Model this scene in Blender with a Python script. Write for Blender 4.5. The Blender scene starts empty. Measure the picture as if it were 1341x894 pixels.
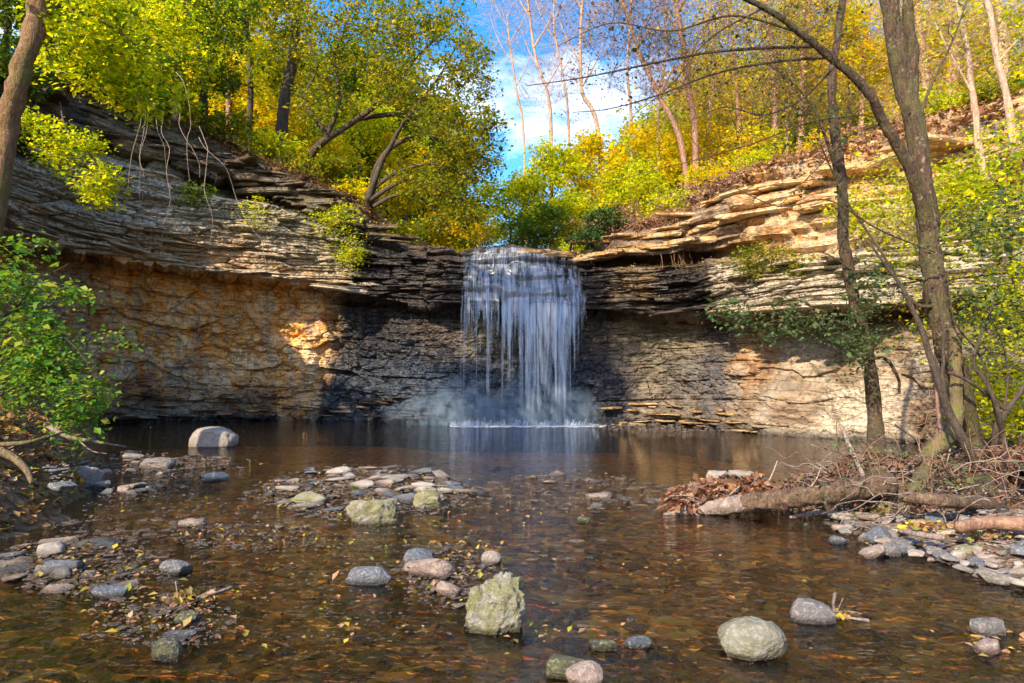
import bpy, bmesh, math, random
import numpy as np
from mathutils import Vector, noise as mnoise
sc = bpy.context.scene
R = math.radians
COL = sc.collection
rnd = random.Random(7)
rng = np.random.default_rng(7)

# ------------------------------------------------------------------ camera
F = 894.0; PITCH = math.atan(52/894.0); CH = 1.5
cam = bpy.data.cameras.new('camera'); cam.lens = 24; cam.sensor_width = 36; cam.clip_end = 1500; cam.clip_start = .05
co = bpy.data.objects.new('camera', cam); COL.objects.link(co)
co.location = (0, 0, CH); co.rotation_euler = (R(90)+PITCH, 0, 0); sc.camera = co

def ray(px, py):
    u = (px-670.5)/F; v = (447-py)/F
    return np.array([u, math.cos(PITCH)-v*math.sin(PITCH), math.sin(PITCH)+v*math.cos(PITCH)])
def at(px, py, Y):
    d = ray(px, py); return np.array([d[0]/d[1]*Y, Y, CH+d[2]/d[1]*Y])
def onz(px, py, z=0.):
    d = ray(px, py); t = (z-CH)/d[2]; return np.array([d[0]*t, d[1]*t, z])
def proj(P):
    x, y, z = P[..., 0], P[..., 1], P[..., 2]-CH
    f = np.maximum(y*math.cos(PITCH)+z*math.sin(PITCH), .1); up = -y*math.sin(PITCH)+z*math.cos(PITCH)
    return 670.5+F*x/f, 447-F*up/f

# ------------------------------------------------------------------ light
SUN_DIR = Vector((-0.42, -0.60, 0.50)).normalized()     # towards the sun
elev = math.asin(SUN_DIR.z); azim = math.atan2(SUN_DIR.x, SUN_DIR.y)
w = bpy.data.worlds.new('World'); sc.world = w; w.use_nodes = True
nt = w.node_tree; nt.nodes.clear()
out = nt.nodes.new('ShaderNodeOutputWorld'); bg = nt.nodes.new('ShaderNodeBackground'); bg.inputs[1].default_value = .15
sky = nt.nodes.new('ShaderNodeTexSky'); sky.sky_type = 'NISHITA'; sky.sun_disc = False
sky.sun_elevation = elev; sky.sun_rotation = azim; sky.ozone_density = 1.2; sky.air_density = 1.0; sky.dust_density = 1.2
tc = nt.nodes.new('ShaderNodeTexCoord'); mp = nt.nodes.new('ShaderNodeMapping'); mp.inputs['Scale'].default_value = (1.3, 1.3, 3.2)
mp.inputs['Rotation'].default_value = (.0, .75, .3); mp.inputs['Location'].default_value = (.38, .3, .1)
nz = nt.nodes.new('ShaderNodeTexNoise'); nz.inputs['Scale'].default_value = 1.9; nz.inputs['Detail'].default_value = 9; nz.inputs['Roughness'].default_value = .58
rp = nt.nodes.new('ShaderNodeValToRGB'); rp.color_ramp.elements[0].position = .56; rp.color_ramp.elements[1].position = .80
mx = nt.nodes.new('ShaderNodeMixRGB'); mx.inputs[2].default_value = (8.0, 7.9, 8.0, 1)
hs = nt.nodes.new('ShaderNodeHueSaturation'); hs.inputs['Saturation'].default_value = 1.5; hs.inputs['Value'].default_value = .82
nt.links.new(tc.outputs['Generated'], mp.inputs[0]); nt.links.new(mp.outputs[0], nz.inputs[0]); nt.links.new(nz.outputs[0], rp.inputs[0])
nt.links.new(rp.outputs[0], mx.inputs[0]); nt.links.new(sky.outputs[0], hs.inputs['Color']); nt.links.new(hs.outputs[0], mx.inputs[1]); nt.links.new(mx.outputs[0], bg.inputs[0]); nt.links.new(bg.outputs[0], out.inputs[0])
sun = bpy.data.lights.new('sun', 'SUN'); sun.energy = 3.0; sun.angle = R(.5); sun.color = (1, .82, .57)
so = bpy.data.objects.new('sun', sun); COL.objects.link(so); so.rotation_euler = SUN_DIR.to_track_quat('Z', 'Y').to_euler()
sc.view_settings.view_transform = 'Standard'; sc.view_settings.look = 'None'; sc.view_settings.exposure = 1.7; sc.view_settings.gamma = 1
sc.cycles.max_bounces = 8; sc.cycles.transparent_max_bounces = 24; sc.cycles.volume_max_steps = 128
sc.cycles.caustics_reflective = False; sc.cycles.caustics_refractive = False

# ------------------------------------------------------------------ noise (numpy)
def _h(ix, iy, s):
    n = (ix.astype(np.int64)*374761393 + iy.astype(np.int64)*668265263 + s*1274126177) & 0xffffffff
    n = ((n ^ (n >> 13))*1274126177) & 0xffffffff
    return ((n ^ (n >> 16)) & 0xffff)/65535.0
def vn(x, y, s=0):
    ix = np.floor(x); iy = np.floor(y); fx = x-ix; fy = y-iy
    fx = fx*fx*(3-2*fx); fy = fy*fy*(3-2*fy)
    a = _h(ix, iy, s); b = _h(ix+1, iy, s); c = _h(ix, iy+1, s); d = _h(ix+1, iy+1, s)
    return (a+(b-a)*fx)*(1-fy)+(c+(d-c)*fx)*fy
def fbm(x, y, s=0, o=4):
    r = 0; a = .5; t = 0
    for i in range(o):
        r = r+a*vn(x, y, s+i*17); t += a; a *= .5; x = x*2.03+3.1; y = y*2.03+1.7
    return r/t
def h1(i, s): return _h(np.floor(i), np.zeros_like(i), s)
def sstep(a, b, x):
    t = np.clip((x-a)/(b-a), 0, 1); return t*t*(3-2*t)

# ------------------------------------------------------------------ objects
def tag(o, label=None, cat=None, group=None, kind=None):
    if label: o['label'] = label
    if cat: o['category'] = cat
    if group: o['group'] = group
    if kind: o['kind'] = kind
    return o
def empty(name, loc, label, cat, group=None):
    o = bpy.data.objects.new(name, None); COL.objects.link(o); o.location = loc; o.empty_display_size = .2
    return tag(o, label, cat, group)
def link(name, me, parent=None):
    o = bpy.data.objects.new(name, me); COL.objects.link(o)
    if parent is not None:
        o.parent = parent; o.location = -Vector(parent.location)
    return o
def mesh(name, V, Fa, mats, smooth=False, fattr=None, vattr=None):
    """Fa: (n,4) or (n,3) int array"""
    V = np.asarray(V, np.float32); Fa = np.asarray(Fa, np.int32)
    me = bpy.data.meshes.new(name); k = Fa.shape[1]
    me.vertices.add(len(V)); me.vertices.foreach_set('co', V.ravel())
    me.loops.add(Fa.size); me.loops.foreach_set('vertex_index', Fa.ravel())
    me.polygons.add(len(Fa)); me.polygons.foreach_set('loop_start', np.arange(len(Fa), dtype=np.int32)*k)
    me.polygons.foreach_set('loop_total', np.full(len(Fa), k, np.int32))
    me.polygons.foreach_set('use_smooth', np.full(len(Fa), bool(smooth)))
    if not isinstance(mats, (list, tuple)): mats = [mats]
    for m in mats: me.materials.append(m)
    if fattr is not None:
        a = me.attributes.new('r', 'FLOAT', 'FACE'); a.data.foreach_set('value', np.asarray(fattr, np.float32))
    if vattr:
        for nme, arr in vattr.items():
            arr = np.asarray(arr, np.float32)
            if arr.ndim == 1:
                a = me.attributes.new(nme, 'FLOAT', 'POINT'); a.data.foreach_set('value', arr)
            else:
                a = me.attributes.new(nme, 'FLOAT_COLOR', 'POINT'); a.data.foreach_set('color', np.hstack([arr, np.ones((len(arr), 1), np.float32)]).ravel())
    me.update(calc_edges=True); me.validate()
    return me
class MB:
    def __init__(s): s.V = []; s.F = []; s.A = []; s.n = 0
    def add(s, V, Fa, a=None):
        s.V.append(V); s.F.append(np.asarray(Fa)+s.n); s.n += len(V)
        s.A.append(np.full(len(Fa), rnd.random()) if a is None else np.broadcast_to(a, (len(Fa),)))
    def tube(s, P, r, sides=6, a=None, rough=0):
        P = np.asarray(P, float); n = len(P); r = np.broadcast_to(np.asarray(r, float), (n,))
        if sides >= 8:                                           # rounded, closed ends
            a_ = unit(P[0]-P[1])*r[0]; b_ = unit(P[-1]-P[-2])*r[-1]
            P = np.vstack([P[0]+a_*.45, P[0]+a_*.35, P, P[-1]+b_*.35, P[-1]+b_*.45]); r = np.concatenate([[.002, r[0]*.6], r, [r[-1]*.6, .002]]); n = len(P)
        T = np.gradient(P, axis=0); T /= np.linalg.norm(T, axis=1)[:, None]+1e-9
        m = P[-1]-P[0]; ref = np.array([0, 0, 1.]) if abs(m[2]) < .8*np.linalg.norm(m)+1e-9 else np.array([0, 1., .2])
        U = np.cross(T, ref); U /= np.linalg.norm(U, axis=1)[:, None]+1e-9; W = np.cross(T, U)
        an = np.arange(sides)/sides*2*math.pi
        rr = r[:, None]*np.ones((1, sides))
        if rough: rr = rr*(1+rough*(fbm(np.cumsum(np.ones((n, sides)), 0)*.9, np.ones((n, 1))*(np.arange(sides)*.9), int(s.n) % 97, 3)-.5)*2)
        ring = P[:, None, :]+rr[:, :, None]*(np.cos(an)[None, :, None]*U[:, None, :]+np.sin(an)[None, :, None]*W[:, None, :])
        V = ring.reshape(-1, 3)
        i = np.arange(n-1)[:, None]*sides; j = np.arange(sides)[None, :]; k = (j+1) % sides
        Fa = np.stack([i+j, i+k, i+sides+k, i+sides+j], -1).reshape(-1, 4)
        cap0 = len(V); V = np.vstack([V, P[:1], P[-1:]])
        jj = np.arange(0, sides); kk = (jj+1) % sides
        c0 = np.stack([np.full(sides, cap0), kk, jj, jj], -1)[:, [0, 1, 2, 2]]
        s.add(V, Fa, a)
        return s
    def build(s, name, mats, parent=None, smooth=True, kind=None):
        V = np.vstack(s.V); Fa = np.vstack(s.F)
        if parent is not None: V = V-np.array(parent.location)[None, :]
        me = mesh(name, V, Fa, mats, smooth, np.concatenate(s.A))
        o = bpy.data.objects.new(name, me); COL.objects.link(o)
        if parent is not None: o.parent = parent
        if kind: o['kind'] = kind
        return o
def smooth(P, n=6):
    P = np.asarray(P, float)
    if len(P) < 3:
        t = np.linspace(0, 1, n+1)[:, None]; return P[0]*(1-t)+P[-1]*t
    Q = np.vstack([2*P[0]-P[1], P, 2*P[-1]-P[-2]]); out = []
    for i in range(1, len(Q)-2):
        t = np.linspace(0, 1, n, endpoint=False)[:, None]
        a, b, c, d = Q[i-1], Q[i], Q[i+1], Q[i+2]
        out.append(.5*((2*b)+(-a+c)*t+(2*a-5*b+4*c-d)*t*t+(-a+3*b-3*c+d)*t**3))
    out.append(Q[-2][None]); return np.vstack(out)
def unit(v): return v/(np.linalg.norm(v, axis=-1, keepdims=True)+1e-9)
def leaves(C, L, up=.7, g=None, droop=.2, wid=.38):
    """C (n,3) positions, kite shaped leaves -> V,F"""
    g = g or rng; n = len(C); L = np.asarray(L)*np.exp(g.normal(0, .38, n))
    d = g.normal(0, 1, (n, 3)); d[:, 2] = d[:, 2]*.5-droop; d = unit(d)
    nn = g.normal(0, 1, (n, 3))*(1-up); nn[:, 2] += up; s = unit(np.cross(d, nn)); u = np.cross(s, d)
    Lc = L[:, None]
    V = np.stack([C, C+.45*Lc*d+wid*Lc*s+.07*Lc*u, C+Lc*d-.08*Lc*u, C+.45*Lc*d-wid*Lc*s+.07*Lc*u], 1).reshape(-1, 3)
    return V, np.arange(4*n).reshape(-1, 4)

# ------------------------------------------------------------------ materials
def newmat(name):
    m = bpy.data.materials.new(name); m.use_nodes = True; t = m.node_tree; t.nodes.clear()
    o = t.nodes.new('ShaderNodeOutputMaterial'); return m, t, o
class N:
    def __init__(s, t): s.t = t
    def n(s, ty, **k):
        x = s.t.nodes.new(ty)
        for a, b in k.items():
            if a.startswith('i_'):
                key = a[2:]; key = int(key) if key.isdigit() else key.replace('_', ' '); x.inputs[key].default_value = b
            else: setattr(x, a, b)
        return x
    def l(s, a, b): s.t.links.new(a, b)
    def noise(s, co, scale, det=5, rough=.6, dist=0, sc3=None):
        if sc3: m = s.n('ShaderNodeMapping'); m.inputs['Scale'].default_value = sc3; s.l(co, m.inputs[0]); co = m.outputs[0]
        x = s.n('ShaderNodeTexNoise', i_Scale=scale, i_Detail=det, i_Roughness=rough, i_Distortion=dist); s.l(co, x.inputs[0]); return x.outputs[0]
    def ramp(s, f, els):
        r = s.n('ShaderNodeValToRGB'); e = r.color_ramp.elements
        for i, (p, c) in enumerate(els):
            x = e[i] if i < 2 else e.new(p)
            x.position = p; x.color = (c, c, c, 1) if not isinstance(c, (tuple, list)) else (*c, 1)
        s.l(f, r.inputs[0]); return r.outputs[0]
    def mix(s, f, a, b, mode='MIX'):
        m = s.n('ShaderNodeMixRGB', blend_type=mode)
        for i, v in ((0, f), (1, a), (2, b)):
            if hasattr(v, 'links'): s.l(v, m.inputs[i])
            else: m.inputs[i].default_value = v if i == 0 else ((*v, 1) if len(v) == 3 else v)
        return m.outputs[0]
    def math(s, op, a, b=0.):
        m = s.n('ShaderNodeMath', operation=op)
        for i, v in ((0, a), (1, b)):
            if hasattr(v, 'links'): s.l(v, m.inputs[i])
            else: m.inputs[i].default_value = v
        return m.outputs[0]
    def bump(s, h, st, dist=.02):
        b = s.n('ShaderNodeBump', i_Strength=st, i_Distance=dist); s.l(h, b.inputs['Height']); return b.outputs[0]
    def pos(s): return s.n('ShaderNodeNewGeometry').outputs['Position']
    def obj(s): return s.n('ShaderNodeTexCoord').outputs['Object']

def leaf_mat(name, cols, trans=.5, rough=.5):
    m, t, o = newmat(name); k = N(t)
    a = k.n('ShaderNodeAttribute', attribute_name='r').outputs['Fac']
    c = k.ramp(a, [(i/(len(cols)-1), x) for i, x in enumerate(cols)])
    d = k.n('ShaderNodeBsdfPrincipled', i_Roughness=rough); d.inputs['Specular IOR Level'].default_value = .25
    tr = k.n('ShaderNodeBsdfTranslucent'); ms = k.n('ShaderNodeMixShader', i_0=trans)
    c2 = k.mix(1., c, (1.6, 1.45, .7), 'MULTIPLY')
    k.l(c, d.inputs['Base Color']); k.l(c2, tr.inputs[0]); k.l(d.outputs[0], ms.inputs[1]); k.l(tr.outputs[0], ms.inputs[2]); k.l(ms.outputs[0], o.inputs[0])
    return m
def bark_mat(name, c1, c2, c3=None, scale=6, moss=None):
    m, t, o = newmat(name); k = N(t); p = k.pos()
    n1 = k.noise(p, scale, 6, .65, .4, (3, 3, .6)); n2 = k.noise(p, scale*.5, 4); n3 = k.noise(p, scale*5, 4)
    c = k.mix(k.ramp(n1, [(.35, 0.), (.65, 1.)]), c1, c2)
    if c3: c = k.mix(k.ramp(k.noise(p, scale*1.6, 6, .7), [(.56, 0.), (.66, .8)]), c, c3)
    if moss: c = k.mix(k.ramp(k.noise(p, 2.1, 6, .7), [(.48, 0.), (.62, .8)]), c, moss)
    b = k.n('ShaderNodeBsdfPrincipled', i_Roughness=.85)
    hh = k.math('ADD', n1, k.math('MULTIPLY', n3, .4))
    k.l(c, b.inputs['Base Color']); k.l(k.bump(hh, 1., .06), b.inputs['Normal']); k.l(b.outputs[0], o.inputs[0]); return m
def stone_mat(name, cols, moss=0., rough=.65, mosscol=(.22, .25, .06), damp=1.):
    m, t, o = newmat(name); k = N(t); p = k.obj(); g = k.n('ShaderNodeNewGeometry')
    oi = k.n('ShaderNodeObjectInfo').outputs['Random']; at_ = k.n('ShaderNodeAttribute', attribute_name='r').outputs['Fac']
    f = k.math('FRACT', k.math('ADD', oi, k.math('MULTIPLY', at_, 3.7)))
    c = k.ramp(f, [(i/(len(cols)-1), x) for i, x in enumerate(cols)])
    pw = g.outputs['Position']
    n1 = k.noise(pw, 9, 6, .7, .6); n2 = k.noise(pw, 38, 5, .7); n3 = k.noise(pw, 9, 7, .75, .4)
    c = k.mix(k.ramp(n1, [(.35, .0), (.6, .75)]), c, k.mix(1., c, (.5, .47, .45), 'MULTIPLY'))
    c = k.mix(k.ramp(n2, [(.52, 0.), (.66, .6)]), c, (.55, .52, .46))
    if moss: c = k.mix(k.math('MULTIPLY', k.ramp(n3, [(.4, 0.), (.55, 1.)]), moss), c, mosscol)
    sz = k.n('ShaderNodeSeparateXYZ'); k.l(pw, sz.inputs[0])
    wet = k.ramp(k.math('ADD', sz.outputs[2], k.math('MULTIPLY', n1, .03)), [(.03, damp), (.06, 0.)])   # waterline damp
    c = k.mix(wet, c, k.mix(1., c, (.35, .33, .32), 'MULTIPLY'))
    b = k.n('ShaderNodeBsdfPrincipled'); k.l(k.ramp(wet, [(0, rough), (1, .2)]), b.inputs['Roughness'])
    k.l(c, b.inputs['Base Color']); k.l(k.bump(k.math('ADD', n2, n1), 1., .035), b.inputs['Normal']); k.l(b.outputs[0], o.inputs[0]); return m
def cliff_mat():
    m, t, o = newmat('layered_rock'); k = N(t); p = k.pos()
    A = k.n('ShaderNodeAttribute', attribute_name='ma'); B = k.n('ShaderNodeAttribute', attribute_name='mb')
    sa = k.n('ShaderNodeSeparateColor'); k.l(A.outputs['Color'], sa.inputs[0]); wet, och, moss = sa.outputs
    sb = k.n('ShaderNodeSeparateColor'); k.l(B.outputs['Color'], sb.inputs[0]); pale, blue, litter = sb.outputs
    str_ = k.noise(p, 1.6, 7, .65, .5, (.5, .5, 5.)); blot = k.noise(p, 1.1, 6, .62, .8); fine = k.noise(p, 11, 6, .7, .3); vst = k.noise(p, 1.3, 5, .6, .6, (2.6, 2.6, .35))
    c = k.ramp(k.math('ADD', k.math('MULTIPLY', blot, .5), k.math('MULTIPLY', str_, .5)), [(.38, (.055, .035, .022)), (.46, (.17, .11, .065)), (.54, (.34, .24, .15)), (.66, (.52, .41, .29))])
    c = k.mix(k.ramp(blot, [(.5, 0.), (.64, .7)]), c, (.11, .1, .1))
    pl = k.ramp(fine, [(.34, (.17, .135, .1)), (.47, (.46, .4, .31)), (.66, (.74, .68, .57))])
    c = k.mix(k.math('MULTIPLY', pale, k.ramp(str_, [(.3, .45), (.46, 1.)])), c, pl)
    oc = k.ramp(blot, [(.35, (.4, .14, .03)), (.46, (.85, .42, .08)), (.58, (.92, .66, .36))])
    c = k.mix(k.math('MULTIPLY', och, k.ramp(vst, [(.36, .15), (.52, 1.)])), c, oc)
    ms = k.ramp(fine, [(.35, (.04, .05, .012)), (.65, (.16, .17, .03))])
    c = k.mix(k.math('MULTIPLY', moss, k.ramp(k.noise(p, 3.2, 5, .7), [(.4, 0.), (.56, 1.)])), c, ms)
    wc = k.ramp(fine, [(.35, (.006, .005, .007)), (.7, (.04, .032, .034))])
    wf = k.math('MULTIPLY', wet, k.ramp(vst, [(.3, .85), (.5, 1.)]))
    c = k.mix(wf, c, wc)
    c = k.mix(k.math('MULTIPLY', k.ramp(vst, [(.56, 0.), (.68, .55)]), k.ramp(blot, [(.42, 0.), (.55, 1.)])), c, (.07, .05, .04))
    c = k.mix(k.math('MULTIPLY', blue, k.ramp(fine, [(.4, .25), (.6, .8)])), c, (.05, .085, .14))
    c = k.mix(k.ramp(fine, [(.3, .5), (.4, 0.)]), c, (.05, .035, .025))
    wn_ = k.n('ShaderNodeTexNoise', i_Scale=1.7, i_Detail=5); k.l(p, wn_.inputs[0]); va = k.n('ShaderNodeVectorMath', operation='MULTIPLY_ADD'); k.l(wn_.outputs['Color'], va.inputs[0]); va.inputs[1].default_value = (.5, .5, .16); k.l(p, va.inputs[2])
    edges = []
    for sc3, thr in (((1.1, 1.1, 4.2), .05), ((3.1, 3.1, 15.), .07)):
        mpp = k.n('ShaderNodeMapping'); mpp.inputs['Scale'].default_value = sc3; k.l(va.outputs[0], mpp.inputs[0]); vo = k.n('ShaderNodeTexVoronoi', feature='DISTANCE_TO_EDGE', i_Scale=1.); k.l(mpp.outputs[0], vo.inputs[0]); edges.append(k.ramp(vo.outputs[0], [(0, 0.), (thr, 1.)]))
    grit = k.noise(p, 42, 4, .75)
    c = k.mix(k.math('MULTIPLY', k.math('SUBTRACT', 1., edges[0]), .35), c, (.035, .025, .02))
    c = k.mix(k.ramp(grit, [(.5, 0.), (.72, .35)]), c, k.mix(1., c, (1.6, 1.55, 1.5), 'MULTIPLY'))
    b = k.n('ShaderNodeBsdfPrincipled'); k.l(c, b.inputs['Base Color']); k.l(k.ramp(wf, [(0, .85), (.7, .3)]), b.inputs['Roughness'])
    hh = k.math('ADD', k.math('MULTIPLY', str_, .8), k.math('MULTIPLY', fine, .5))
    hh = k.math('ADD', hh, k.math('ADD', k.math('MULTIPLY', edges[0], .35), k.math('ADD', k.math('MULTIPLY', edges[1], k.math('ADD', .06, k.math('MULTIPLY', litter, .3))), k.math('MULTIPLY', grit, .25))))
    k.l(k.bump(hh, 1., .07), b.inputs['Normal']); k.l(b.outputs[0], o.inputs[0]); return m
def ground_mat(name, cols, scale=5, bump=.05):
    m, t, o = newmat(name); k = N(t); p = k.pos()
    v = k.n('ShaderNodeTexVoronoi', i_Scale=scale*2.6); k.l(p, v.inputs[0]); sp = k.n('ShaderNodeSeparateColor'); k.l(v.outputs['Color'], sp.inputs[0])
    n1 = k.noise(p, scale, 6, .7)
    f = k.math('ADD', k.math('MULTIPLY', sp.outputs[0], .6), k.math('MULTIPLY', n1, .4))
    c = k.ramp(f, [(.15+.7*i/(len(cols)-1), x) for i, x in enumerate(cols)])
    c = k.mix(k.ramp(k.noise(p, scale*.25, 5), [(.4, 0.), (.65, .6)]), c, k.mix(1., c, (.45, .4, .35), 'MULTIPLY'))
    b = k.n('ShaderNodeBsdfPrincipled', i_Roughness=.8); k.l(c, b.inputs['Base Color'])
    k.l(k.bump(k.math('ADD', v.outputs[0], n1), .9, bump), b.inputs['Normal']); k.l(b.outputs[0], o.inputs[0]); return m
def water_mat():
    m, t, o = newmat('stream_water'); k = N(t); p = k.pos()
    sp = k.n('ShaderNodeSeparateXYZ'); k.l(p, sp.inputs[0])
    n1 = k.noise(p, 2.2, 4, .55, .6, (1., 2.2, 1)); n2 = k.noise(p, 9, 3, .5, .5, (1., 1.8, 1)); n3 = k.noise(p, .7, 3, .5, .3)
    hh = k.math('ADD', k.math('MULTIPLY', n1, k.ramp(n3, [(.35, .35), (.65, 1.)])), k.math('MULTIPLY', n2, .38))
    nb = k.n('ShaderNodeBump', i_Strength=.6, i_Distance=.06); k.l(hh, nb.inputs['Height'])
    fr = k.n('ShaderNodeFresnel', i_IOR=1.38); k.l(nb.outputs[0], fr.inputs['Normal'])
    tr = k.n('ShaderNodeBsdfTransparent'); gl = k.n('ShaderNodeBsdfGlossy', i_Roughness=.03); k.l(nb.outputs[0], gl.inputs['Normal'])
    k.l(k.ramp(sp.outputs[1], [(0, (1., .75, .40)), (1, (1., .75, .40))]), tr.inputs[0]); gl.inputs[0].default_value = (.97, .97, 1, 1)
    ms = k.n('ShaderNodeMixShader'); k.l(fr.outputs[0], ms.inputs[0]); k.l(tr.outputs[0], ms.inputs[1]); k.l(gl.outputs[0], ms.inputs[2]); k.l(ms.outputs[0], o.inputs[0]); return m
def fall_mat():
    m, t, o = newmat('falling_water'); k = N(t); p = k.pos()
    a = k.n('ShaderNodeAttribute', attribute_name='dens').outputs['Fac']
    n1 = k.noise(p, 8.5, 4, .6, .12, (1, .12, .09)); n2 = k.noise(p, 24, 3, .6, 0, (1, .1, .06))
    f = k.math('ADD', k.math('MULTIPLY', n1, .65), k.math('MULTIPLY', n2, .35))
    f = k.math('ADD', f, k.math('MULTIPLY', k.math('SUBTRACT', a, .5), .55))
    f = k.ramp(f, [(.42, 0.), (.66, .62), (.9, .9)])
    d = k.n('ShaderNodeBsdfDiffuse', i_0=(.62, .74, .95, 1)); tl = k.n('ShaderNodeBsdfTranslucent', i_0=(.6, .73, .95, 1)); g = k.n('ShaderNodeBsdfGlossy', i_Roughness=.25)
    m1 = k.n('ShaderNodeMixShader', i_0=.5); k.l(d.outputs[0], m1.inputs[1]); k.l(tl.outputs[0], m1.inputs[2])
    m2 = k.n('ShaderNodeMixShader', i_0=.12); k.l(m1.outputs[0], m2.inputs[1]); k.l(g.outputs[0], m2.inputs[2])
    tr = k.n('ShaderNodeBsdfTransparent'); m3 = k.n('ShaderNodeMixShader'); k.l(f, m3.inputs[0]); k.l(tr.outputs[0], m3.inputs[1]); k.l(m2.outputs[0], m3.inputs[2]); k.l(m3.outputs[0], o.inputs[0])
    return m
def mist_mat():
    m, t, o = newmat('spray'); k = N(t); p = k.obj()
    n1 = k.noise(k.pos(), 2.6, 4, .6, .5, (1.3, 1.3, .8)); ln = k.n('ShaderNodeVectorMath', operation='LENGTH'); k.l(p, ln.inputs[0])
    fal = k.ramp(ln.outputs['Value'], [(.05, 1.), (.45, .4), (.97, 0.)])
    dens = k.math('MULTIPLY', k.math('MULTIPLY', k.ramp(n1, [(.42, 0.), (.7, 1.)]), fal), 5.5)
    v = k.n('ShaderNodeVolumePrincipled'); v.inputs['Color'].default_value = (.5, .72, 1, 1); k.l(dens, v.inputs['Density']); v.inputs['Anisotropy'].default_value = .0
    k.l(v.outputs[0], o.inputs['Volume']); return m

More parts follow.
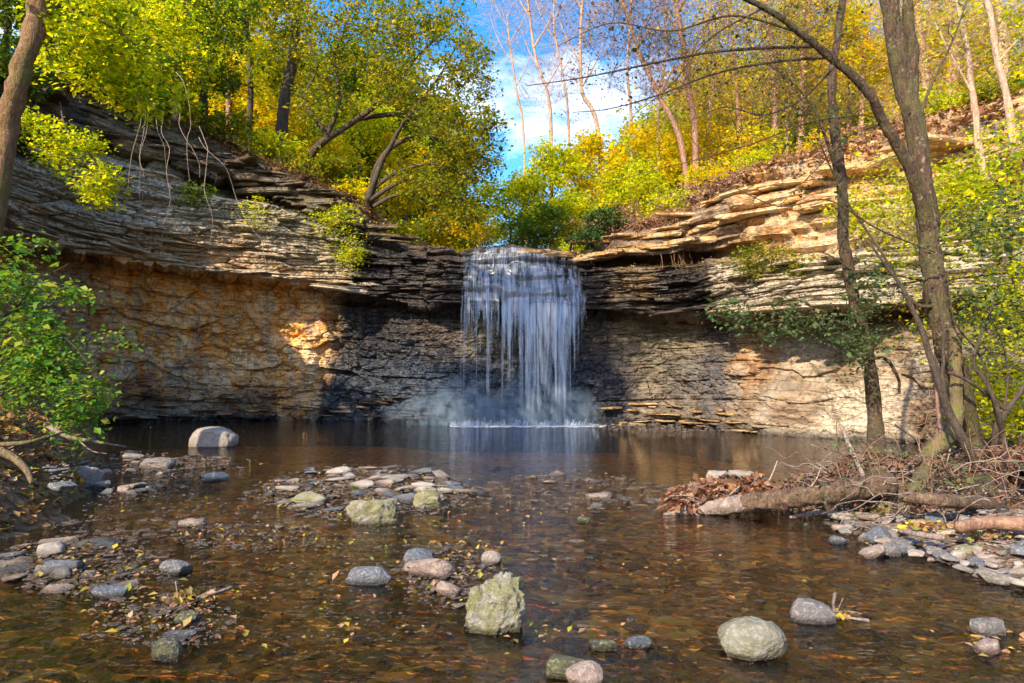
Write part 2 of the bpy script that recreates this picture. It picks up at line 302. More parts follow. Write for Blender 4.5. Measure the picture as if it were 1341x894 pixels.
def foam_mat():
    m, t, o = newmat('white_foam'); k = N(t); d = k.n('ShaderNodeBsdfDiffuse', i_0=(.85, .9, .95, 1)); tr = k.n('ShaderNodeBsdfTransparent'); ms = k.n('ShaderNodeMixShader')
    k.l(k.ramp(k.noise(k.pos(), 6, 4, .6), [(.35, .25), (.6, .85)]), ms.inputs[0]); k.l(tr.outputs[0], ms.inputs[1]); k.l(d.outputs[0], ms.inputs[2]); k.l(ms.outputs[0], o.inputs[0]); return m
M = dict(
 cliff=cliff_mat(), water=water_mat(), fall=fall_mat(), mist=mist_mat(),
 bed=ground_mat('stream_bed', [(.05, .02, .008), (.6, .25, .05), (.95, .5, .12), (.14, .055, .02), (.95, .7, .3), (.7, .28, .05)], 3.2, .03),
 litter=ground_mat('leaf_litter_ground', [(.05, .03, .018), (.13, .07, .035), (.22, .13, .06), (.3, .17, .08), (.12, .1, .03)], 4, .06),
 bank=ground_mat('gravelly_bank', [(.05, .035, .025), (.14, .09, .06), (.24, .19, .16), (.3, .22, .17), (.11, .07, .045), (.2, .17, .15)], 9, .05),
 litter_gold=ground_mat('dry_leaf_slope', [(.1, .045, .02), (.3, .14, .06), (.46, .23, .1), (.55, .32, .16), (.22, .18, .05)], 4, .06),
 stone=stone_mat('shale_stone', [(.2, .19, .19), (.34, .28, .26), (.15, .165, .19), (.4, .34, .3), (.26, .25, .25), (.13, .14, .17), (.34, .26, .23)]),
 stone_blue=stone_mat('blue_grey_stone', [(.12, .15, .2), (.15, .17, .21)]),
 stone_dark=stone_mat('dark_wet_stone', [(.05, .05, .055), (.075, .07, .065)], .3, .3),
 stone_speck=stone_mat('speckled_boulder', [(.27, .27, .24), (.32, .31, .28)], .45, .7, (.16, .17, .07)),
 stone_pink=stone_mat('pinkish_stone', [(.34, .26, .24), (.4, .31, .28)]),
 stone_pale=stone_mat('pale_boulder', [(.4, .36, .33), (.44, .4, .37)]),
 stone_moss=stone_mat('mossy_boulder', [(.3, .3, .27), (.36, .35, .31)], .8, .85, (.2, .2, .07)),
 bark_dark=bark_mat('dark_bark', (.035, .025, .02), (.09, .065, .05)),
 bark_lichen=bark_mat('lichen_bark', (.02, .012, .008), (.12, .07, .04), (.3, .24, .18), 10, (.1, .1, .03)),
 bark_orange=bark_mat('mossy_orange_bark', (.1, .05, .02), (.3, .17, .07), (.38, .3, .2), 9, (.13, .13, .02)),
 bark_moss=bark_mat('green_mossy_bark', (.1, .07, .04), (.2, .15, .08), None, 6, (.13, .14, .03)),
 bark_pale=bark_mat('pale_bark', (.28, .17, .12), (.52, .38, .28), (.6, .5, .42), 4),
 bark_red=bark_mat('red_brown_bark', (.15, .075, .05), (.34, .2, .14), (.42, .31, .24), 5),
 wood_grey=bark_mat('weathered_wood', (.16, .12, .11), (.34, .27, .24), (.4, .35, .31), 6),
 log=bark_mat('log_bark', (.05, .03, .018), (.2, .13, .085), (.3, .24, .18), 9),
 dry=bark_mat('dry_vine', (.2, .1, .06), (.4, .24, .15), None, 6),
 twig_pale=bark_mat('pale_twig', (.3, .23, .17), (.5, .4, .32), None, 6),
 L_green=leaf_mat('green_leaves', [(.03, .08, .01), (.08, .17, .015), (.17, .24, .02), (.05, .11, .012), (.26, .27, .02)]),
 L_mid=leaf_mat('olive_leaves', [(.025, .075, .01), (.11, .19, .01), (.28, .31, .01), (.05, .11, .01), (.55, .42, .01), (.03, .09, .012), (.32, .32, .01)]),
 L_yell=leaf_mat('yellow_leaves', [(.86, .66, .01), (.55, .58, .01), (.2, .3, .01), (.92, .62, .01), (.36, .44, .01), (.85, .42, .015)], .55),
 L_lime=leaf_mat('yellow_green_leaves', [(.16, .32, .01), (.42, .54, .01), (.75, .68, .01), (.07, .17, .01), (.52, .6, .012), (.2, .36, .01)], .55),
 L_bush=leaf_mat('bright_green_leaves', [(.03, .12, .015), (.08, .22, .025), (.16, .32, .03), (.05, .16, .03), (.32, .38, .04), (.4, .34, .05)], .45),
 L_dark=leaf_mat('dark_green_leaves', [(.015, .045, .015), (.03, .08, .025), (.06, .12, .03), (.03, .07, .035)], .35),
 L_blue=leaf_mat('dull_green_leaves', [(.03, .07, .03), (.06, .12, .05), (.12, .18, .06), (.05, .09, .05), (.2, .2, .06)], .4),
 L_brown=leaf_mat('dry_brown_leaves', [(.07, .03, .02), (.2, .09, .05), (.32, .15, .08), (.12, .05, .035), (.4, .24, .14), (.07, .045, .04)], .2),
 foam=foam_mat(),
 L_debris=leaf_mat('wet_dead_leaves', [(.04, .02, .014), (.11, .05, .03), (.2, .1, .06), (.07, .035, .025), (.28, .17, .11), (.05, .05, .02), (.14, .055, .035)], .15),
 L_float=leaf_mat('fallen_leaves', [(.5, .4, .03), (.3, .14, .06), (.4, .22, .13), (.22, .24, .03), (.14, .07, .04), (.42, .3, .2)], .2),
)

# ------------------------------------------------------------------ cliff
W_ = lambda Y: None
cols = {
 -250: [12.5, (455, 12.8), (290, 12.6), (278, 11.4), (215, 11.2), (150, 11.6), (135, 12.4), (105, 11.8), (30, 12.2), (-20, 13.5)],
 0:    [21.0, (450, 21.2), (320, 20.8), (310, 18.6), (265, 18.3), (215, 18.9), (205, 19.9), (175, 19.0), (110, 19.6), (80, 21)],
 130:  [24.2, (450, 24.4), (343, 24.2), (332, 21.6), (280, 21.2), (207, 21.9), (196, 23), (180, 22), (150, 22.5), (125, 24)],
 300:  [26.0, (460, 26.2), (370, 25.9), (360, 23.6), (315, 23.3), (258, 24.0), (247, 25), (238, 24.1), (208, 24.5), (190, 26)],
 430:  [26.4, (460, 26.5), (384, 26.2), (375, 24.4), (345, 24.1), (305, 24.6), (290, 25.5), (282, 24.8), (262, 25.2), (245, 27)],
 482:  [26.2, (470, 26.3), (398, 26.1), (387, 25.1), (362, 24.9), (335, 25.3), (318, 26), (308, 25.4), (290, 25.8), (275, 27.5)],
 540:  [25.2, (480, 25.6), (407, 25.6), (398, 24.8), (365, 24.8), (338, 25.2), (332, 25.5), (327, 25.5), (319, 26), (322, 28)],
 600:  [24.4, (480, 25.0), (405, 25.2), (397, 24.1), (365, 24.3), (346, 24.8), (340, 25), (334, 25.2), (328, 25.6), (352, 31)],
 680:  [24.1, (480, 24.9), (405, 25.1), (397, 23.9), (368, 24.1), (349, 24.6), (343, 24.9), (337, 25.1), (331, 25.5), (354, 31)],
 760:  [24.0, (480, 24.7), (410, 24.9), (402, 23.8), (375, 24), (355, 24.5), (350, 24.8), (345, 25), (340, 25.3), (345, 29)],
 795:  [23.9, (480, 24.5), (414, 24.7), (405, 23.6), (378, 23.7), (350, 24), (346, 25.3), (335, 24.1), (316, 24.4), (305, 26)],
 880:  [23.6, (480, 24.0), (422, 24.3), (411, 23), (380, 22.9), (348, 23.2), (342, 24.5), (330, 23.2), (298, 23.6), (285, 25)],
 940:  [21.6, (480, 22.2), (422, 22.8), (408, 21.2), (380, 21), (345, 21.6), (335, 22.8), (300, 21.9), (262, 22.4), (240, 24)],
 1000: [19.4, (490, 20), (427, 21), (412, 18.9), (380, 18.7), (345, 19.4), (335, 20.8), (280, 20.4), (240, 20.8), (215, 23)],
 1090: [17.6, (490, 18.1), (420, 19), (405, 17.4), (370, 17.3), (335, 18), (325, 19), (275, 18.8), (225, 19.2), (190, 22)],
 1180: [16.6, (490, 17), (415, 17.7), (400, 16.8), (360, 16.8), (320, 17.4), (305, 18.1), (260, 18), (200, 18.6), (165, 21.5)],
 1300: [15.2, (480, 15.6), (400, 16.1), (385, 15.5), (340, 15.6), (300, 16.2), (285, 16.9), (230, 17), (180, 17.6), (130, 20.5)],
 1500: [12.8, (470, 13.2), (380, 13.7), (365, 13.1), (310, 13.2), (260, 13.8), (240, 14.5), (180, 14.6), (110, 15.2), (60, 17.5)],
}
for px, dy in ((0, .5), (130, .9), (300, .9), (430, .6)): cols[px] = cols[px][:3]+[(q[0], q[1]+dy) for q in cols[px][3:]]
for px in (0, 130, 300, 430): cols[px][2] = (cols[px][2][0], min(cols[px][2][1], cols[px][0]+.25))
keys = sorted(cols)
CP = []; KX = []
for px in keys:
    c = cols[px]; Y0 = c[0]
    p1 = at(px, 500, Y0); p1[2] = 0
    row = [p1+np.array([0, -.1, -1.2]), p1] + [at(px, py, Y) for py, Y in c[1:]]
    # continue into the hillside: three more rows
    top = row[-1]; s = sstep(540, 600, np.array([px]))[0]*(1-sstep(760, 800, np.array([px]))[0])
    dirv = np.array([top[0]*.035*(1-s)*1.2, 1., 0])
    rise = (2.4 if px < 600 else 1.8)*(1-s)+.5*s
    if 540 < px < 800: rise = .5
    a = top+dirv*8+np.array([0, 0, rise]); b = a+dirv*22+np.array([0, 0, rise*1.3+2*s]); d = b+dirv*150+np.array([0, 0, 6])
    row += [a, b, d]
    CP.append(row); KX.append(px)
L0 = CP[0]; Rr = CP[-1]
def off(row, x, y, dz=0, sx=1):
    base = row[1]; o = []
    for i, q in enumerate(row):
        dd = q-base; depth = dd[1]
        if i > 10: depth = dd[1]*.6
        o.append(np.array([x+sx*depth, y, q[2]*(1+dz)]))
    return o
CP = [off(L0, -19, -45, 0, -1), off(L0, -17.5, 0, 0, -1)]+CP+[off(Rr, 15, 0, -.1, 1), off(Rr, 15, -45, -.1, 1)]
KX = [-900, -500]+KX+[1800, 2200]
CP = np.array(CP); KX = np.array(KX, float)                       # (c,14,3)
def interp_cols(xs):
    out = np.zeros((len(xs), CP.shape[1], 3)); i = np.clip(np.searchsorted(KX, xs, side='right')-1, 0, len(KX)-2)
    t = (xs-KX[i])/(KX[i+1]-KX[i]); im = np.maximum(i-1, 0); ip = np.minimum(i+2, len(KX)-1)
    t = t[:, None, None]; h = (KX[i+1]-KX[i])[:, None, None]
    m1 = (CP[i+1]-CP[im])/(KX[i+1]-KX[im])[:, None, None]*h; m2 = (CP[ip]-CP[i])/(KX[ip]-KX[i])[:, None, None]*h
    s = .75
    return (2*t**3-3*t**2+1)*CP[i]+(t**3-2*t**2+t)*m1*s+(-2*t**3+3*t**2)*CP[i+1]+(t**3-t**2)*m2*s
xs = np.concatenate([np.linspace(-900, -260, 30), np.linspace(-255, -20, 50), np.linspace(-18, 1360, 900), np.linspace(1363, 1800, 60), np.linspace(1810, 2200, 16)])
G = interp_cols(xs)
def refine(G, rows, ns):
    out = []
    for r, n in zip(rows, ns):
        t = np.linspace(0, 1, n, endpoint=False)[None, :, None]
        out.append(G[:, r:r+1]*(1-t)+G[:, r+1:r+2]*t)
    out.append(G[:, rows[-1]+1:rows[-1]+2]); return np.concatenate(out, 1)
ns = [6, 62, 70, 10, 52, 66, 10, 10, 36, 12]
C = refine(G, list(range(10)), ns)                                 # cliff grid
rowid = np.concatenate([np.full(n, i)+np.arange(n)/n for i, n in enumerate(ns)]+[[10.]])
S = np.concatenate([[0], np.cumsum(np.linalg.norm(np.diff(G[:, 4, :2], axis=0), axis=1))])   # arc length
SS = np.broadcast_to(S[:, None], C.shape[:2]); Z = C[..., 2]; RR = np.broadcast_to(rowid[None, :], C.shape[:2])
du = np.gradient(C, axis=0); dv = np.gradient(C, axis=1)
# smooth outward direction: horizontal normal of the plan curve
nrm = np.cross(du, dv); nh = unit(nrm*np.array([1, 1, .25]))
nh[nh[..., 1] > .3] *= 1
dip = SS*.0
PX, PY = proj(C)
XS = np.broadcast_to(xs[:, None], C.shape[:2])
def bump2(cx, cy, rx, ry, p=2): return np.exp(-(np.abs((PX-cx)/rx)**p+np.abs((PY-cy)/ry)**p))
zz = Z+.22*(fbm(SS*.18, Z*.2, 3, 3)-.5)+.05*fbm(SS*1.1, Z*.6, 5, 3)+np.where(XS < 560, SS*.045, -SS*.01)
def strata(th, seed, lat, latblk):
    q = zz/th; q = q+.6*vn(SS*.12, q*.25, seed+5); lid = np.floor(q); fr = q-lid
    # each bed has its own outline along the wall, broken in blocks
    wob = vn(SS*lat+lid*7.3, lid*3.1, seed)
    blk = np.floor(SS*latblk+h1(lid, seed+1)*9+wob*.8)
    o = .55*wob+.45*_h(blk, lid, seed+2)
    bf = (SS*latblk+h1(lid, seed+1)*9+wob*.8)-blk
    joint = np.minimum(bf, 1-bf)/latblk*1.0                        # distance to vertical joint in metres
    lip = np.minimum(fr, 1-fr)*th                                  # distance to the bed boundary in metres
    return o, lip, joint, fr
face = ((RR > 4) & (RR < 6.1)).astype(float)                       # thin bedded ledge
upper = ((RR >= 6.1)).astype(float)
low = (RR <= 4).astype(float)
o1, l1, j1, f1 = strata(.62, 11, .35, .45)
o2, l2, j2, f2 = strata(.21, 31, .8, 1.1)
o3, l3, j3, f3 = strata(.085, 51, 1.4, 1.9)
big = fbm(SS*.3, Z*.3, 71, 4)-.5
mid = fbm(SS*1.3, Z*1.6, 81, 4)-.5
fin = fbm(SS*5, Z*7, 91, 4)-.5
leftw = sstep(560, 480, XS)
D = big*.7 + o1*(.22+.14*low) + o2*(.12*low+.2*face+.2*upper) + o3*(.03*low+.16*face+.1*upper) + mid*.22*low + mid*.12 + fin*.07
D -= (1-sstep(0, .035, l2))*(.05+.05*face) + (1-sstep(0, .02, l3))*.045*(face+upper+.25*low) + (1-sstep(0, .05, l1))*.10*low
D -= (1-sstep(0, .03, j2))*.05*(1-.3*face) + (1-sstep(0, .05, j1))*.10*low
lowblk = low*sstep(470, 500, PY)
def worley(u, v, seed):
    iu = np.floor(u); iv = np.floor(v); f1 = np.full(u.shape, 9.); f2 = np.full(u.shape, 9.); cid = np.zeros(u.shape)
    for a in (-1, 0, 1):
        for b in (-1, 0, 1):
            cu = iu+a; cv = iv+b; d = np.hypot(cu+.1+.8*_h(cu, cv, seed)-u, cv+.1+.8*_h(cu, cv, seed+1)-v); hv = _h(cu, cv, seed+2)
            n1 = d < f1; f2 = np.where(n1, f1, np.minimum(f2, d)); cid = np.where(n1, hv, cid); f1 = np.where(n1, d, f1)
    return cid, f2-f1
wu = SS+.5*(fbm(SS*.8, Z*.8, 401, 4)-.5)*1.6; wv = zz+.5*(fbm(SS*.7, Z*.9, 411, 4)-.5)*.9
c1, e1 = worley(wu/1.5, wv/.75, 421); c2, e2 = worley(wu/.5, wv/.22, 431); c3, e3 = worley(wu/.7, wv/.085, 441); c4, e4 = worley(wu/1.3, wv/.17, 451)
bl = sstep(.42, .62, fbm(SS*.3, Z*.7, 461, 4)); rg = 1-np.abs(fbm(wu*1.1, wv*1.3, 471, 4)*2-1)*2.2; rg = np.clip(rg, 0, 1)
crk = sstep(.86, 1., 1-np.abs(fbm(wu*.8, wv*.55, 481, 5)*2-1)*3)
rough = fbm(SS*3.1, Z*4.2, 491, 5)-.5
midw = sstep(430, 500, PX)*(1-sstep(900, 980, PX))                   # thin bedded part round the falls
Dl = big*.95+mid*.45+fin*.14+rough*.22+c1*.36*(1-.4*midw)+c2*.13+o1*.16+o2*.06*midw+(fbm(SS*1.6, Z*.5, 497, 4)-.5)*.3*(1-midw)-(1-sstep(0, .05, e1))*.09*(1-.7*midw)-(1-sstep(0, .12, e2))*.06-crk*.05*(1-midw)-(1-sstep(0, .04, l1))*.13*(.4+.6*bl)-(1-sstep(0, .02, l2))*.05*midw
bench = .0*Z
wf = SS+.25*(fbm(SS*.5, Z*.8, 401, 4)-.5); wg = zz+.10*(fbm(SS*.45, Z*.5, 412, 4)-.5)
c3, e3 = worley(wf/1.5, wg/.13, 441); c4, e4 = worley(wf/2.2, wg/.30, 451); c5, e5 = worley(wf/2.8, wg/.45, 455)
Df = big*.7+mid*.2+fin*.10+rough*.12+o1*.2+c4*.34+c3*.20+o3*.05-(1-sstep(0, .11, e3))*.10-(1-sstep(0, .08, e4))*.18-(1-sstep(0, .03, l2))*.06
Du = big*.7+mid*.2+fin*.1+rough*.1+o1*.2+c5*.42+c3*.10-(1-sstep(0, .10, e5))*.2
D = Dl*low+Df*face+Du*upper
massive = sstep(975, 1010, PX)*sstep(415, 445, PY)
D = D*(1-massive)+massive*(big*1.3+mid*.3+rough*.14+fin*.10+c1*.22-(1-sstep(0, .06, e1))*.05+o1*.07-(1-sstep(0, .04, l1))*.05*bl)
edge = np.sin(np.clip(RR, 0, 10)/10*math.pi)*0+1
C2 = C+nh*(D-.3)[..., None]*np.where(nrm[..., 1:2] < 0, 1, 1)
if np.mean((nh*np.array([0, -1, 0])).sum(-1)[:, 40]) < 0: C2 = C-nh*(D-.3)[..., None]
C2[..., 2] -= .0
# masks
inn = lambda a, b, v: sstep(a-12, a+12, v)*(1-sstep(b-12, b+12, v))
wn = fbm(SS*.7, Z*.35, 101, 4)
underl = np.where(XS < 560, 1., 1.)*((RR > 2.6) & (RR < 4.15))
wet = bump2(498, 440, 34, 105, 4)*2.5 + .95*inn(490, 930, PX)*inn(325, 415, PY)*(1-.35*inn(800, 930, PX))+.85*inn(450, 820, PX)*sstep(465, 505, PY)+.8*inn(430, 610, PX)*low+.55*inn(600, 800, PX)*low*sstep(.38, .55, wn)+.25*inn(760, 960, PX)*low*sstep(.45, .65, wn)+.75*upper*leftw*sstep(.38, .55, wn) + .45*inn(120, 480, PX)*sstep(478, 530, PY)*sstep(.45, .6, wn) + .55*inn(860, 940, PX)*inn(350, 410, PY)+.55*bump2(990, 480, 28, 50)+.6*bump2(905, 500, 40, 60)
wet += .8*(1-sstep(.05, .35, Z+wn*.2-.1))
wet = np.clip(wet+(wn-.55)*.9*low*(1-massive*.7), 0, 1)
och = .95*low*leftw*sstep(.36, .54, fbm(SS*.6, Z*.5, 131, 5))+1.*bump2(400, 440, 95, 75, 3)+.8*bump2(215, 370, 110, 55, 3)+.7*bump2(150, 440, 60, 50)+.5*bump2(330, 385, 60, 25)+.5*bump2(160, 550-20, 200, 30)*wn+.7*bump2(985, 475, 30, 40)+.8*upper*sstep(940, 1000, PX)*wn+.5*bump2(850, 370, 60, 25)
och = np.clip(och, 0, 1)
moss = .9*bump2(440, 320, 45, 45)+.8*bump2(350, 285, 60, 25)+.8*bump2(690, 487, 60, 14)+.5*bump2(660, 445, 60, 30)+.8*bump2(1000, 350, 60, 18)+.5*bump2(870, 450, 50, 60)+.6*bump2(460, 545, 60, 14)+.5*bump2(930, 550, 60, 14)+.35*bump2(800, 440, 60, 60)+.5*bump2(1180, 300, 60, 60)+.25*face*sstep(.5, .62, wn)+.5*upper*leftw+.45*inn(620, 740, PX)*inn(420, 480, PY)
moss = np.clip(moss, 0, 1)
pale = .62*low*leftw*sstep(.3, .55, fbm(SS*.4, Z*.5, 119, 4))+face*leftw*(.62+.38*sstep(.4, .58, fbm(SS*.5, Z*2.2, 117, 4)))+massive*.7*sstep(.3, .6, fbm(SS*.9, Z*1.1, 115, 5))+.75*inn(930, 2200, PX)*face+.8*sstep(1000, 1080, PX)*upper*(PY > 255)+.04*upper*leftw+.4*inn(610, 740, PX)*inn(410, 500, PY)+.7*low*leftw*sstep(.40, .56, fbm(SS*.5, Z*.6, 111, 5))+.3*inn(780, 960, PX)*low*wn  # pale beds; left ledge and wall also lightened in place of light
pale = np.clip(pale, 0, 1)
blue = np.clip(1.4*bump2(610, 520, 190, 65, 2)+.5*bump2(240, 510, 60, 35)+.6*bump2(950, 500, 60, 50), 0, 1)  # bluish sheen of the wet rock, painted in as colour
litm = np.clip(face+upper+.6*sstep(430, 520, PX)*(1-sstep(880, 960, PX))*low, 0, 1)          # where the beds are thin
def gridfaces(a, b):
    i = np.arange(a-1)[:, None]*b; j = np.arange(b-1)[None, :]
    return np.stack([i+j, i+b+j, i+b+j+1, i+j+1], -1).reshape(-1, 4)
# one cliff, three named stretches
def stretch(name, i0, i1, label=None):
    sub = C2[i0:i1+1]; V = sub.reshape(-1, 3)
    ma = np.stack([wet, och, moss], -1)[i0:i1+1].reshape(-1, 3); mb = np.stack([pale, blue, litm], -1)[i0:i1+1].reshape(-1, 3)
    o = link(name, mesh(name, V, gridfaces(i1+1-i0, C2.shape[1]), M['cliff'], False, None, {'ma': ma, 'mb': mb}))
    tag(o, kind='structure'); return o
ci = lambda x: int(np.searchsorted(xs, x))
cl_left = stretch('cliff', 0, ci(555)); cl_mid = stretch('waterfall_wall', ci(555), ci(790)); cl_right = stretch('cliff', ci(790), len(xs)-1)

# hillside above the cliff
Hh = refine(G[::3], [10, 11, 12], [46, 30, 12]); xh = xs[::3]
XX, YY = Hh[..., 0], Hh[..., 1]
tpos = np.linspace(0, 1, Hh.shape[1])[None, :]
Hh[..., 2] += (fbm(XX*.35, YY*.35, 7, 5)-.5)*1.4*np.minimum(tpos*8, 1)+(fbm(XX*2, YY*2, 9, 4)-.5)*.25
lip = Hh[:, :1].copy(); lip[..., 2] -= .6; lip[..., 1] += .1
Hh = np.concatenate([lip, Hh], 1)
def hill(name, i0, i1, mat):
    s = Hh[i0:i1+1]; o = link(name, mesh(name, s.reshape(-1, 3), gridfaces(i1+1-i0, s.shape[1]), mat, True)); tag(o, kind='structure')
hi = lambda x: int(np.searchsorted(xh, x))
hill('hillside', 0, hi(560), M['litter']); hill('upper_stream_bed', hi(560), hi(775), M['litter']); hill('hillside', hi(775), len(xh)-1, M['litter_gold'])
def surf(px, k):
    """point on the built terrain: px column, k = row number 0..10 cliff, 10..13 hillside"""
    i = min(max(ci(px), 0), len(xs)-1)
    if k <= 10: return C2[i, int(np.argmin(np.abs(rowid-k)))].copy()
    i = min(i//3, Hh.shape[0]-1); kk = k-10; n = [46, 30, 12]; r = int(kk)
    idx = 1+sum(n[:r])+int((kk-r)*n[min(r, 2)]); return Hh[i, min(idx, Hh.shape[1]-1)].copy()
def hillz(p):
    """height of the hillside under p"""
    d = (Hh[..., 0]-p[0])**2+(Hh[..., 1]-p[1])**2; return float(Hh[..., 2].flat[int(np.argmin(d))])

# loose-edged slabs standing proud of the beds: each a part of the cliff
def slab_mesh(seed, n=9, flat=.3):
    g = random.Random(seed); bm = bmesh.new(); ring = []
    pts = []
    for i in range(n):
        a = i/n*2*math.pi+g.uniform(-.2, .2); r = g.uniform(.75, 1.05); pts.append((math.cos(a)*r, math.sin(a)*r*.75))
    for z, s in ((-.5, .9), (-.18, 1.), (.1, .97), (.38, 1.0), (.5, .88)):
        ring.append([bm.verts.new((x*s*g.uniform(.95, 1.05), y*s*g.uniform(.95, 1.05), z*flat+g.uniform(-.03, .03)*flat)) for x, y in pts])
    for a, b in zip(ring, ring[1:]):
        for i in range(n): bm.faces.new((a[i], a[(i+1) % n], b[(i+1) % n], b[i]))
    bm.faces.new(ring[-1]); bm.faces.new(ring[0][::-1])
    me = bpy.data.meshes.new('rock_slab'); bm.to_mesh(me); bm.free(); return me
def with_masks(me, ma, mb):
    n = len(me.vertices)
    for nm, v in (('ma', ma), ('mb', mb)):
        a = me.attributes.new(nm, 'FLOAT_COLOR', 'POINT'); a.data.foreach_set('color', np.tile(np.array([*v, 1.], np.float32), n))
    me.materials.append(M['cliff']); return me
slab_kinds = {
 'dark': [with_masks(slab_mesh(180+i, 9, .26), (.6, .2, .6), (.1, 0, 0)) for i in range(6)],
 'pale': [with_masks(slab_mesh(100+i, 9, .22), (0, .1, .25), (.9, 0, 0)) for i in range(6)],
 'brown': [with_masks(slab_mesh(120+i, 9, .28), (.1, .5, .3), (.25, 0, 0)) for i in range(6)],
 'wet': [with_masks(slab_mesh(140+i, 8, .25), (.85, .1, .15), (.1, .1, 0)) for i in range(6)],
 'gold': [with_masks(slab_mesh(160+i, 9, .22), (0, .7, .2), (.6, 0, 0)) for i in range(6)],
}
def slabs(parent, x0, x1, row, n, kind, size, proud, dz=0.):
    for i in range(n):
        px = x0+(x1-x0)*(i+rnd.random())/n; rr_ = row+rnd.uniform(-.1, .1) if dz == 0 else row+rnd.uniform(-dz, dz)
        p = surf(px, rr_); q = surf(px+6, rr_)
        ang = math.atan2(q[1]-p[1], q[0]-p[0])
        nrm_ = np.array([math.sin(ang), -math.cos(ang), 0])
        s = size*rnd.uniform(.55, 1.35)
        o = bpy.data.objects.new('rock_slab', rnd.choice(slab_kinds[kind])); COL.objects.link(o); o.parent = parent
        p = p+nrm_*(proud-s*.4)
        o.location = p; o.rotation_euler = (rnd.gauss(0, .04), rnd.gauss(0, .04)+(.04 if px < 560 else 0), ang+rnd.gauss(0, .15))
        o.scale = (s*rnd.uniform(.9, 2.3), s*rnd.uniform(.5, .8), s*rnd.uniform(.35, .95))
slabs(cl_left, 10, 470, 4.15, 26, 'pale', .6, .12)
slabs(cl_left, 10, 480, 5, 34, 'pale', .45, .12, .7)
slabs(cl_left, 60, 500, 5.95, 22, 'pale', .6, .1)
slabs(cl_left, 0, 520, 8.2, 34, 'dark', .7, .2)
slabs(cl_left, 0, 530, 8.9, 34, 'dark', .6, .2)
slabs(cl_left, 150, 480, 1.15, 22, 'brown', .3, .1)
slabs(cl_mid, 490, 598, 5.2, 22, 'wet', .35, .10, .9)
slabs(cl_right, 800, 930, 4.2, 12, 'wet', .5, .12)
slabs(cl_right, 775, 930, 5.1, 20, 'wet', .4, .1, .6)
slabs(cl_right, 700, 930, 8.3, 20, 'brown', .75, .3)
slabs(cl_right, 700, 930, 8.9, 16, 'brown', .6, .2)
slabs(cl_right, 935, 1330, 4.2, 26, 'pale', .6, .15)
slabs(cl_right, 935, 1330, 5.6, 30, 'pale', .5, .12, .4)
slabs(cl_right, 930, 1330, 8.2, 22, 'gold', .95, .25)
slabs(cl_right, 930, 1330, 8.9, 22, 'gold', .95, .2)
slabs(cl_mid, 480, 590, 1.25, 16, 'wet', .3, .2, .2)
slabs(cl_left, 140, 460, 1.2, 22, 'wet', .28, .22, .2)
slabs(cl_right, 800, 1000, 1.2, 26, 'brown', .28, .2, .2)

# ------------------------------------------------------------------ stream bed, banks, water
def bars(X, Y):
    def b(px, py, rx, ry, h):
        c = onz(px, py, 0); return h*np.exp(-(((X-c[0])/rx)**2+((Y-c[1])/ry)**2))
    return b(470, 650, 1.5, 1.0, .11)+b(600, 745, .55, .5, .08)+b(60, 745, .8, .4, .07)+b(210, 800, .5, .35, .06)+b(700, 640, 2.4, .4, .06)+b(250, 615, 1.6, .6, .09)+b(1240, 710, 1.6, 1.1, .12)+b(0, 600, 2, 2, .15)
gx = np.concatenate([np.linspace(-60, -15, 20), np.linspace(-14.8, 14.8, 200), np.linspace(15, 60, 20)])
gy = np.concatenate([np.linspace(-60, .5, 25), 1+24*np.linspace(0, 1, 230)**1.7+.0, np.linspace(25.3, 29, 10)])
X, Yg = np.meshgrid(gx, gy, indexing='ij')
zb = -.13-.85*sstep(9.5, 14, Yg)+(fbm(X*.9, Yg*.9, 201, 4)-.5)*.07+(fbm(X*6, Yg*6, 203, 3)-.5)*.05+bars(X, Yg)*.9
bed = link('stream_bed', mesh('stream_bed', np.stack([X, Yg, np.where(np.abs(X) > 14.5, .0, 0)+zb], -1).reshape(-1, 3), gridfaces(*X.shape), M['bed'], True)); tag(bed, kind='structure')
wx = np.linspace(-24, 24, 25); wy = np.linspace(-44, 28.5, 40); X, Yg = np.meshgrid(wx, wy, indexing='ij')
water = link('water', mesh('water', np.stack([X, Yg, X*0], -1).reshape(-1, 3), gridfaces(*X.shape), M['water'], True)); tag(water, kind='structure')

def zleft(X, Y):
    e = onz(150, 590)[0]                       # shoreline runs from (150,580) forward-left to (0,680)
    shore = np.interp(Y, [-30, 2, 5.5, 7.2, 9, 11.5, 14, 17, 24], [-5.5, -5.5, -5.0, -4.95, -5.6, -7.0, -8.6, -10.5, -14])
    d = shore-X
    return np.where(d > 0, .02+1.15*(1-np.exp(-d*.85))+.16*d, d*.35)+(fbm(X*1.2, Y*1.2, 301, 4)-.5)*.28+(fbm(X*5, Y*5, 305, 3)-.5)*.08
def zright(X, Y):
    shore = np.interp(Y, [-30, 2, 5.2, 6.4, 7.5, 8.8, 10, 11.5, 13.5, 17, 22], [5.4, 4.6, 4.15, 3.7, 3.6, 3.9, 4.9, 6.6, 8.2, 10.2, 14])
    d = X-shore
    return np.where(d > 0, .0+.13*(1-np.exp(-d*1.5))+.035*d+.25*np.maximum(d-3.6, 0), d*.3)+(fbm(X*1.2, Y*1.2, 311, 4)-.5)*.12+(fbm(X*5, Y*5, 315, 3)-.5)*.05
